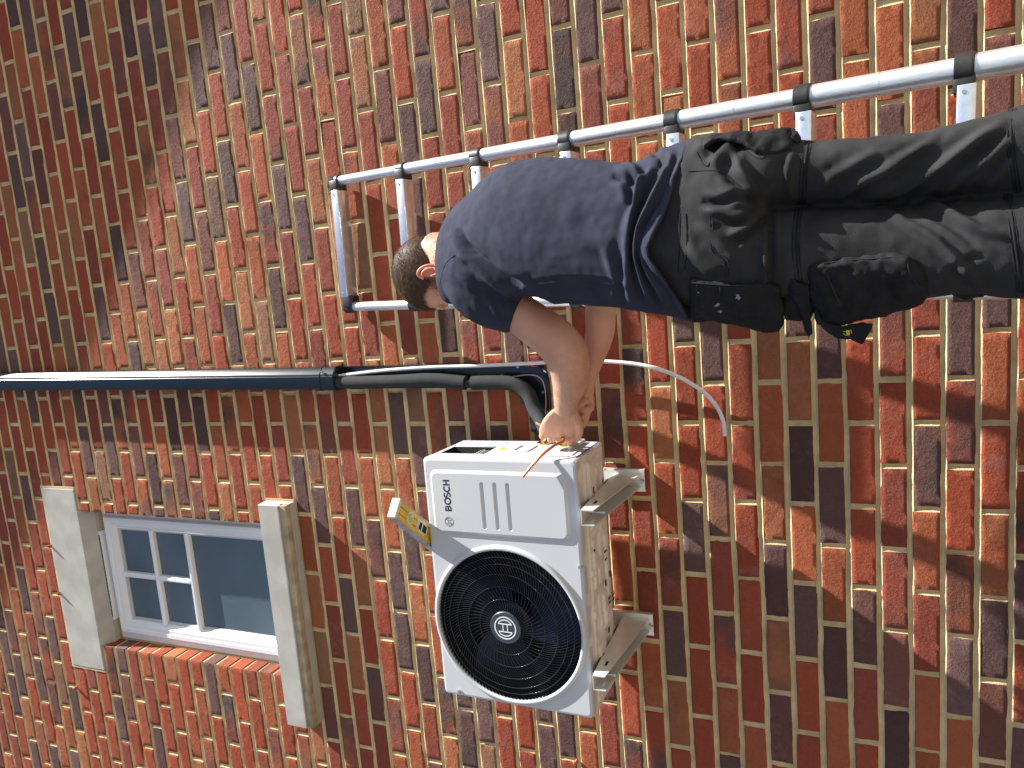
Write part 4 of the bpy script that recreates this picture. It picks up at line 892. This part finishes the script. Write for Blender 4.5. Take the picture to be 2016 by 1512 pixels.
# fine fair hair along the near forearm
SVt = []; SFt = []; cnt = 0; ax_ = np.array(armL[4:]); 
da = np.min(np.linalg.norm(BV[:, None, :] - smoothpath(ax_, 4)[None], axis=2), axis=1); sa = np.where((da < .056) & (BV[:, 0] < .215))[0]
fd_ = armL[-1] - armL[5]; fd_ /= np.linalg.norm(fd_)
for i in sa:
    if rg.random() < .5: d = BN[i] * .55 + fd_ * .7 + rg.normal(0, .25, 3); d /= np.linalg.norm(d); strand(BV[i] + rg.normal(0, .001, 3), d, .007, .00012)
if cnt: mk("arm_hair", np.array(SVt) - PO, SFt, mat("fair_hair", (.32, .21, .12), .6), man, None)
# --- trousers
pel = [sec(1285, 312, 596, -.52, .112), sec(1330, 290, 602, -.522, .122), sec(1380, 270, 605, -.525, .134), sec(1430, 264, 604, -.53, .140), sec(1480, 264, 598, -.532, .132), sec(1515, 270, 590, -.53, .10)]
tR = [sec(1470, 262, 428, -.535, .118), sec(1520, 266, 415, -.54, .112), sec(1590, 278, 407, -.54, .100), sec(1700, 273, 402, -.545, .094), sec(1800, 263, 396, -.545, .090), sec(1900, 240, 389, -.55, .086), sec(2016, 206, 381, -.555, .082)]
tL = [sec(1470, 400, 600, -.535, .118), sec(1520, 408, 592, -.54, .112), sec(1590, 408, 584, -.545, .100), sec(1700, 404, 586, -.545, .094), sec(1800, 398, 588, -.55, .090), sec(1900, 391, 580, -.555, .086), sec(2016, 379, 588, -.56, .084)]
def shin(an, s0):
    c0 = s0[0]; rows = []
    for t_, r_ in ((.35, .076), (.7, .066), (.96, .062)): rows.append((c0 + (an - c0) * t_, np.array([r_, 0, 0]), np.array([0, -r_ * 1.05, 0])))
    return rows
tR += shin(ankR, tR[-1]); tL += shin(ankL, tL[-1])
TV, TF, TN = fuse([loft(pel, 52, 4, 2.3), loft(tR, 44, 4, 2.25), loft(tL, 44, 4, 2.25)], .0048, 5)
tro_folds = [
    # seat and crotch drag lines
    ([(1505, 405), (1480, 392), (1450, 388), (1415, 400), (1380, 395)], -.010, 9), ([(1510, 412), (1485, 432), (1462, 450), (1430, 462)], .010, 9), ([(1500, 400), (1470, 372), (1440, 352), (1420, 335)], -.008, 10), ([(1495, 388), (1465, 350), (1450, 310), (1430, 285)], .008, 12),
    ([(1480, 420), (1440, 425), (1390, 412)], .008, 10), ([(1500, 430), (1475, 462), (1440, 480)], -.007, 8), ([(1400, 330), (1425, 300), (1440, 280)], .010, 13), ([(1385, 305), (1410, 285), (1425, 268)], -.006, 8), ([(1350, 480), (1390, 520), (1430, 535)], .006, 13), ([(1370, 440), (1410, 470), (1450, 520)], .005, 14),
    ([(1500, 480), (1510, 530), (1500, 570)], .007, 9), ([(1516, 420), (1519, 480), (1514, 560)], -.008, 6), ([(1528, 412), (1534, 470), (1528, 560)], .004, 7),
    # right leg diagonal drags
    ([(1600, 385), (1640, 350), (1690, 320), (1730, 300)], .006, 12), ([(1640, 392), (1690, 360), (1750, 330), (1800, 300), (1850, 270)], .009, 11), ([(1660, 396), (1720, 372), (1790, 330)], -.006, 8), ([(1725, 398), (1780, 370), (1850, 330), (1920, 280), (1985, 240)], .010, 13), ([(1760, 396), (1830, 360), (1900, 310), (1950, 275)], -.008, 9), ([(1840, 392), (1890, 350), (1940, 315), (1990, 270)], .008, 10), ([(1900, 388), (1940, 350), (1985, 300)], -.006, 8), ([(1560, 300), (1550, 340), (1555, 385)], .006, 8),
    # left leg
    ([(1720, 402), (1755, 420), (1790, 440), (1840, 470), (1890, 520), (1930, 570)], .008, 10), ([(1790, 398), (1830, 420), (1880, 450), (1930, 490)], -.006, 10), ([(1810, 398), (1870, 420), (1930, 450), (1985, 470)], .009, 10), ([(1850, 560), (1890, 520), (1940, 500)], -.004, 8),
    # right pelvis pocket edge
    ([(1375, 300), (1405, 282), (1432, 278), (1460, 292), (1490, 310)], -.004, 5)]
TV = folds(TV, TN, tro_folds, -.6)
TV = TV + TN * (fbm(TV, (10, 10, 16), 23.1, 3) * .0020)[:, None] + TN * (fbm(TV, (45, 45, 30), 28.1, 2) * .0010)[:, None]
trou = mk("trousers", TV - PO, TF, M_TROU, man, 180)
# zip-off bands and seams
for pts in ([(1592, 280), (1584, 320), (1582, 360), (1580, 402)], [(1574, 410), (1568, 450), (1568, 500), (1574, 560)], [(1992, 215), (1990, 280), (2000, 350), (2006, 378)], [(1986, 382), (1994, 450), (2004, 520), (2010, 575)]):
    for dx_ in (-7, 0, 6): seam("seam_band", TV, TN, [(a_ + dx_, b_) for a_, b_ in pts if a_ + dx_ < 2040], .0017 if dx_ else .0026, M_TROUB, trou, off=.0002)
for pts in ([(1350, 420), (1352, 470), (1348, 530)], [(1338, 420), (1338, 470), (1336, 535)], [(1372, 300), (1392, 330), (1410, 290), (1430, 278), (1462, 292), (1490, 312), (1505, 310)], [(1355, 338), (1400, 336), (1425, 340), (1455, 365), (1480, 392)], [(1398, 430), (1400, 495), (1425, 510), (1428, 545)], [(1404, 430), (1406, 492), (1432, 508), (1434, 545)], [(1508, 410), (1514, 470), (1514, 540)]):
    seam("stitching", TV, TN, pts, .0009, M_TROUB, trou, off=.0006)
# --- pockets: thick cloth patches cut to outline, puffed and crumpled
def pouch(name, outline, thick, mat_, parent, puff=.008, vox=.0032, seed=1.0, rough=.003, follow=None):
    """outline: (px, py, Y) points of one face"""
    pts = np.array([P(a, b, y) for a, b, y in outline]); c = pts.mean(0); u_, s_, vt = np.linalg.svd(pts - c); n_ = vt[2]
    if n_[1] > 0: n_ = -n_
    bm = bmesh.new(); f_ = [bm.verts.new(p + n_ * thick * .5) for p in pts]; b_ = [bm.verts.new(p - n_ * thick * .5) for p in pts]; k = len(pts)
    ef = [bm.edges.new((f_[i], f_[(i + 1) % k])) for i in range(k)]; eb = [bm.edges.new((b_[i], b_[(i + 1) % k])) for i in range(k)]
    bmesh.ops.triangle_fill(bm, edges=ef, use_beauty=True); bmesh.ops.triangle_fill(bm, edges=eb, use_beauty=True)
    for i in range(k): bm.faces.new((f_[i], f_[(i + 1) % k], b_[(i + 1) % k], b_[i]))
    bmesh.ops.recalc_face_normals(bm, faces=bm.faces); bm.verts.index_update(); V = np.array([v.co[:] for v in bm.verts]); F = [[v.index for v in f.verts] for f in bm.faces]; bm.free()
    V, F, N = fuse([(V, F)], vox, 3)
    if puff:
        e1 = vt[0]; e2 = vt[1]; Q2 = np.column_stack([(V - c) @ e1, (V - c) @ e2]); poly = np.column_stack([(pts - c) @ e1, (pts - c) @ e2]); poly = np.vstack([poly, poly[:1]]); d, _ = segdist(Q2, poly)
        V = V + n_[None] * (puff * np.clip(d / .03, 0, 1) ** .6)[:, None] * np.clip(((V - c) @ n_) / (thick * .5), -1, 1)[:, None]
    V = V + N * (fbm(V, (22, 22, 22), seed * 7, 3) * rough)[:, None]
    return mk(name, V - PO, F, mat_, parent, 180), V, N
pk, KV, KN = pouch("holster_pocket", [(1358, 548, -.64), (1400, 553, -.64), (1460, 557, -.64), (1508, 556, -.64), (1534, 566, -.635), (1541, 600, -.60), (1544, 636, -.565), (1536, 650, -.55), (1512, 652, -.55), (1480, 645, -.55), (1440, 636, -.55), (1400, 630, -.55), (1362, 632, -.55), (1358, 590, -.60)], .012, M_TROUB, trou, .010, seed=1)
for pts in ([(1360, 556), (1400, 560), (1470, 563), (1508, 562), (1530, 572)], [(1405, 562), (1405, 625)], [(1372, 560), (1370, 622)], [(1418, 565), (1416, 585)]):
    seam("pocket_stitching", KV, KN, pts, .0012, M_TROU, pk, off=.0006)
M_PAINT = mat("paint_smear", (.22, .23, .25), .8)
def smear(V, N, q, r, parent):
    c = nearest_surface(V, N, [q], 0, .0012)[0]; k = 9; n_ = np.array([0, -1, 0]); pts = []
    for i in range(k): a = 2 * math.pi * i / k; rr = r * random.uniform(.45, 1.25); pts.append(nearest_surface(V, N, [(q[0] + rr * math.cos(a), q[1] + rr * .8 * math.sin(a))], 0, .0012)[0])
    V2 = [c] + pts; F2 = [(0, 1 + i, 1 + (i + 1) % k) for i in range(k)]; return V2, F2
for q, r in (((1454, 585), 7), ((1412, 600), 6), ((1418, 612), 5), ((1452, 580), 4), ((1375, 575), 2.5)): mk("paint_smear", np.array(smear(KV, KN, q, r, pk)[0]) - PO, [(0, 1 + i, 1 + (i + 1) % 9) for i in range(9)], M_PAINT, pk, None)
pouch("hip_pocket", [(1376, 276, -.60), (1400, 268, -.60), (1440, 266, -.60), (1480, 265, -.60), (1530, 258, -.60), (1556, 256, -.59), (1568, 270, -.60), (1556, 292, -.635), (1530, 304, -.645), (1505, 312, -.65), (1486, 300, -.655), (1465, 284, -.65), (1432, 274, -.645), (1405, 278, -.64), (1385, 292, -.645)], .010, M_TROUB, trou, .006, seed=2)
pouch("pocket_flap", [(1545, 262, -.60), (1562, 252, -.60), (1572, 262, -.60), (1580, 278, -.605), (1570, 282, -.62), (1556, 276, -.62)], .007, M_TROUB, trou, .003, seed=3)
cg, CV, CN = pouch("cargo_pocket", [(1592, 524, -.64), (1618, 516, -.645), (1680, 508, -.645), (1740, 503, -.645), (1785, 503, -.645), (1812, 518, -.64), (1828, 548, -.62), (1826, 580, -.59), (1806, 600, -.575), (1760, 612, -.57), (1700, 626, -.565), (1650, 634, -.56), (1606, 634, -.56), (1594, 600, -.575), (1588, 560, -.61)], .016, M_TROUB, trou, .016, seed=4, rough=.006)
for pts in ([(1618, 520), (1680, 513), (1740, 508), (1785, 507)], [(1785, 507), (1790, 535), (1808, 565)], [(1622, 520), (1634, 555), (1655, 600)]): seam("pocket_stitching", CV, CN, pts, .0013, M_TROU, cg, off=.0006)
pouch("pocket_flap", [(1538, 535, -.63), (1552, 537, -.635), (1572, 556, -.635), (1596, 562, -.63), (1594, 590, -.60), (1597, 630, -.575), (1600, 655, -.56), (1592, 666, -.555), (1584, 650, -.56), (1570, 605, -.59), (1552, 570, -.61), (1540, 560, -.62)], .006, M_TROUB, trou, .004, seed=5)
pouch("pocket_lining", [(1538, 545, -.60), (1560, 560, -.60), (1590, 560, -.60), (1600, 600, -.58), (1600, 622, -.565), (1580, 628, -.56), (1544, 626, -.56)], .02, M_TROUB, trou, .0, seed=9)
fl, FV, FN = pouch("pocket_flap", [(1606, 604, -.59), (1602, 612, -.59), (1606, 634, -.585), (1622, 650, -.58), (1648, 664, -.58), (1676, 670, -.58), (1697, 678, -.58), (1710, 658, -.58), (1722, 637, -.58), (1700, 632, -.58), (1684, 634, -.58), (1660, 642, -.58), (1636, 640, -.58), (1618, 628, -.585), (1613, 612, -.59)], .006, M_TROUB, trou, .003, seed=6)
M_YTAG = mat("yellow_stitch", (.62, .45, .04), .7)
tg = nearest_surface(FV, FN, [(1666, 650), (1673, 650), (1673, 659), (1666, 659)], 0, .0016); tgo = mk("woven_tag", tg - PO, [(0, 1, 2, 3)], M_YTAG, fl, None)
for q in (((1659, 652), (1666, 653)), ((1660, 656), (1663, 659), (1672, 660)), ((1675, 649), (1676, 656))): MB().add(*tube(nearest_surface(FV, FN, list(q), 0, .0018), .0007, 6, smooth=False)).build("tag_stitch", [M_YTAG], tgo, 60, PO)
pouch("knee_pad_pocket", [(1868, 548, -.60), (1900, 540, -.60), (1945, 545, -.60), (1950, 565, -.58), (1935, 580, -.56), (1900, 586, -.55), (1872, 578, -.56)], .010, M_TROUB, trou, .004, seed=7)
# --- boots
for nm, an in (("boot", ankR), ("boot", ankL)):
    c = an + np.array([-.035, .06, -.06]); fd = np.array([-.35, .93, 0]); fd /= np.linalg.norm(fd); sd_ = np.array([fd[1], -fd[0], 0]); up = np.array([0, 0, 1.])
    V, F, N = fuse([tube([an + up * .06, an, an - up * .05], [.05, .05, .052], 20, 4), ellipsoid(an + fd * .07 - up * .062, [sd_ * .05, fd * .12, up * .036], 14), ellipsoid(an - fd * .01 - up * .055, [sd_ * .045, fd * .06, up * .045], 12)], .005, 4)
    V[:, 2] = np.maximum(V[:, 2], GZ + .012); b_ = mk("boot", V - PO, F, M_BOOT, man, 180)
    sl_ = [an + fd * a_ + sd_ * w_ for a_, w_ in ((-.065, -.03), (-.04, -.045), (.08, -.05), (.15, -.045), (.19, -.02), (.19, .02), (.15, .045), (.08, .05), (-.04, .045), (-.065, .03))]
    V = [np.array([p_[0], p_[1], GZ + h_]) for h_ in (.001, .018) for p_ in sl_]; n = 10
    mk("sole", np.array(V) - PO, [tuple(range(n))[::-1], tuple(range(n, 2 * n))] + [(i, (i + 1) % n, n + (i + 1) % n, n + i) for i in range(n)], M_TREAD, b_, 30)
# tool handle poking out of the open thigh pocket: a thing of its own
q0, q1 = P(1632, 624, -.575), P(1662, 612, -.575)
th = empty("pocket_tool", q0, "small dark tool handle with worn metal tip poking out of the open thigh pocket", "tool")
MB().add(*tube([q1 + (q1 - q0) * .6, q1, q0 + (q1 - q0) * .2], [.006, .0065, .0062], 14, smooth=False)).build("handle", [M_TROUB], th, 60, q0)
MB().add(*tube([q0 + (q1 - q0) * .2, q0, q0 - (q1 - q0) * .08], [.0066, .0068, .004], 14, smooth=False)).build("ferrule", [M_STEEL], th, 60, q0)
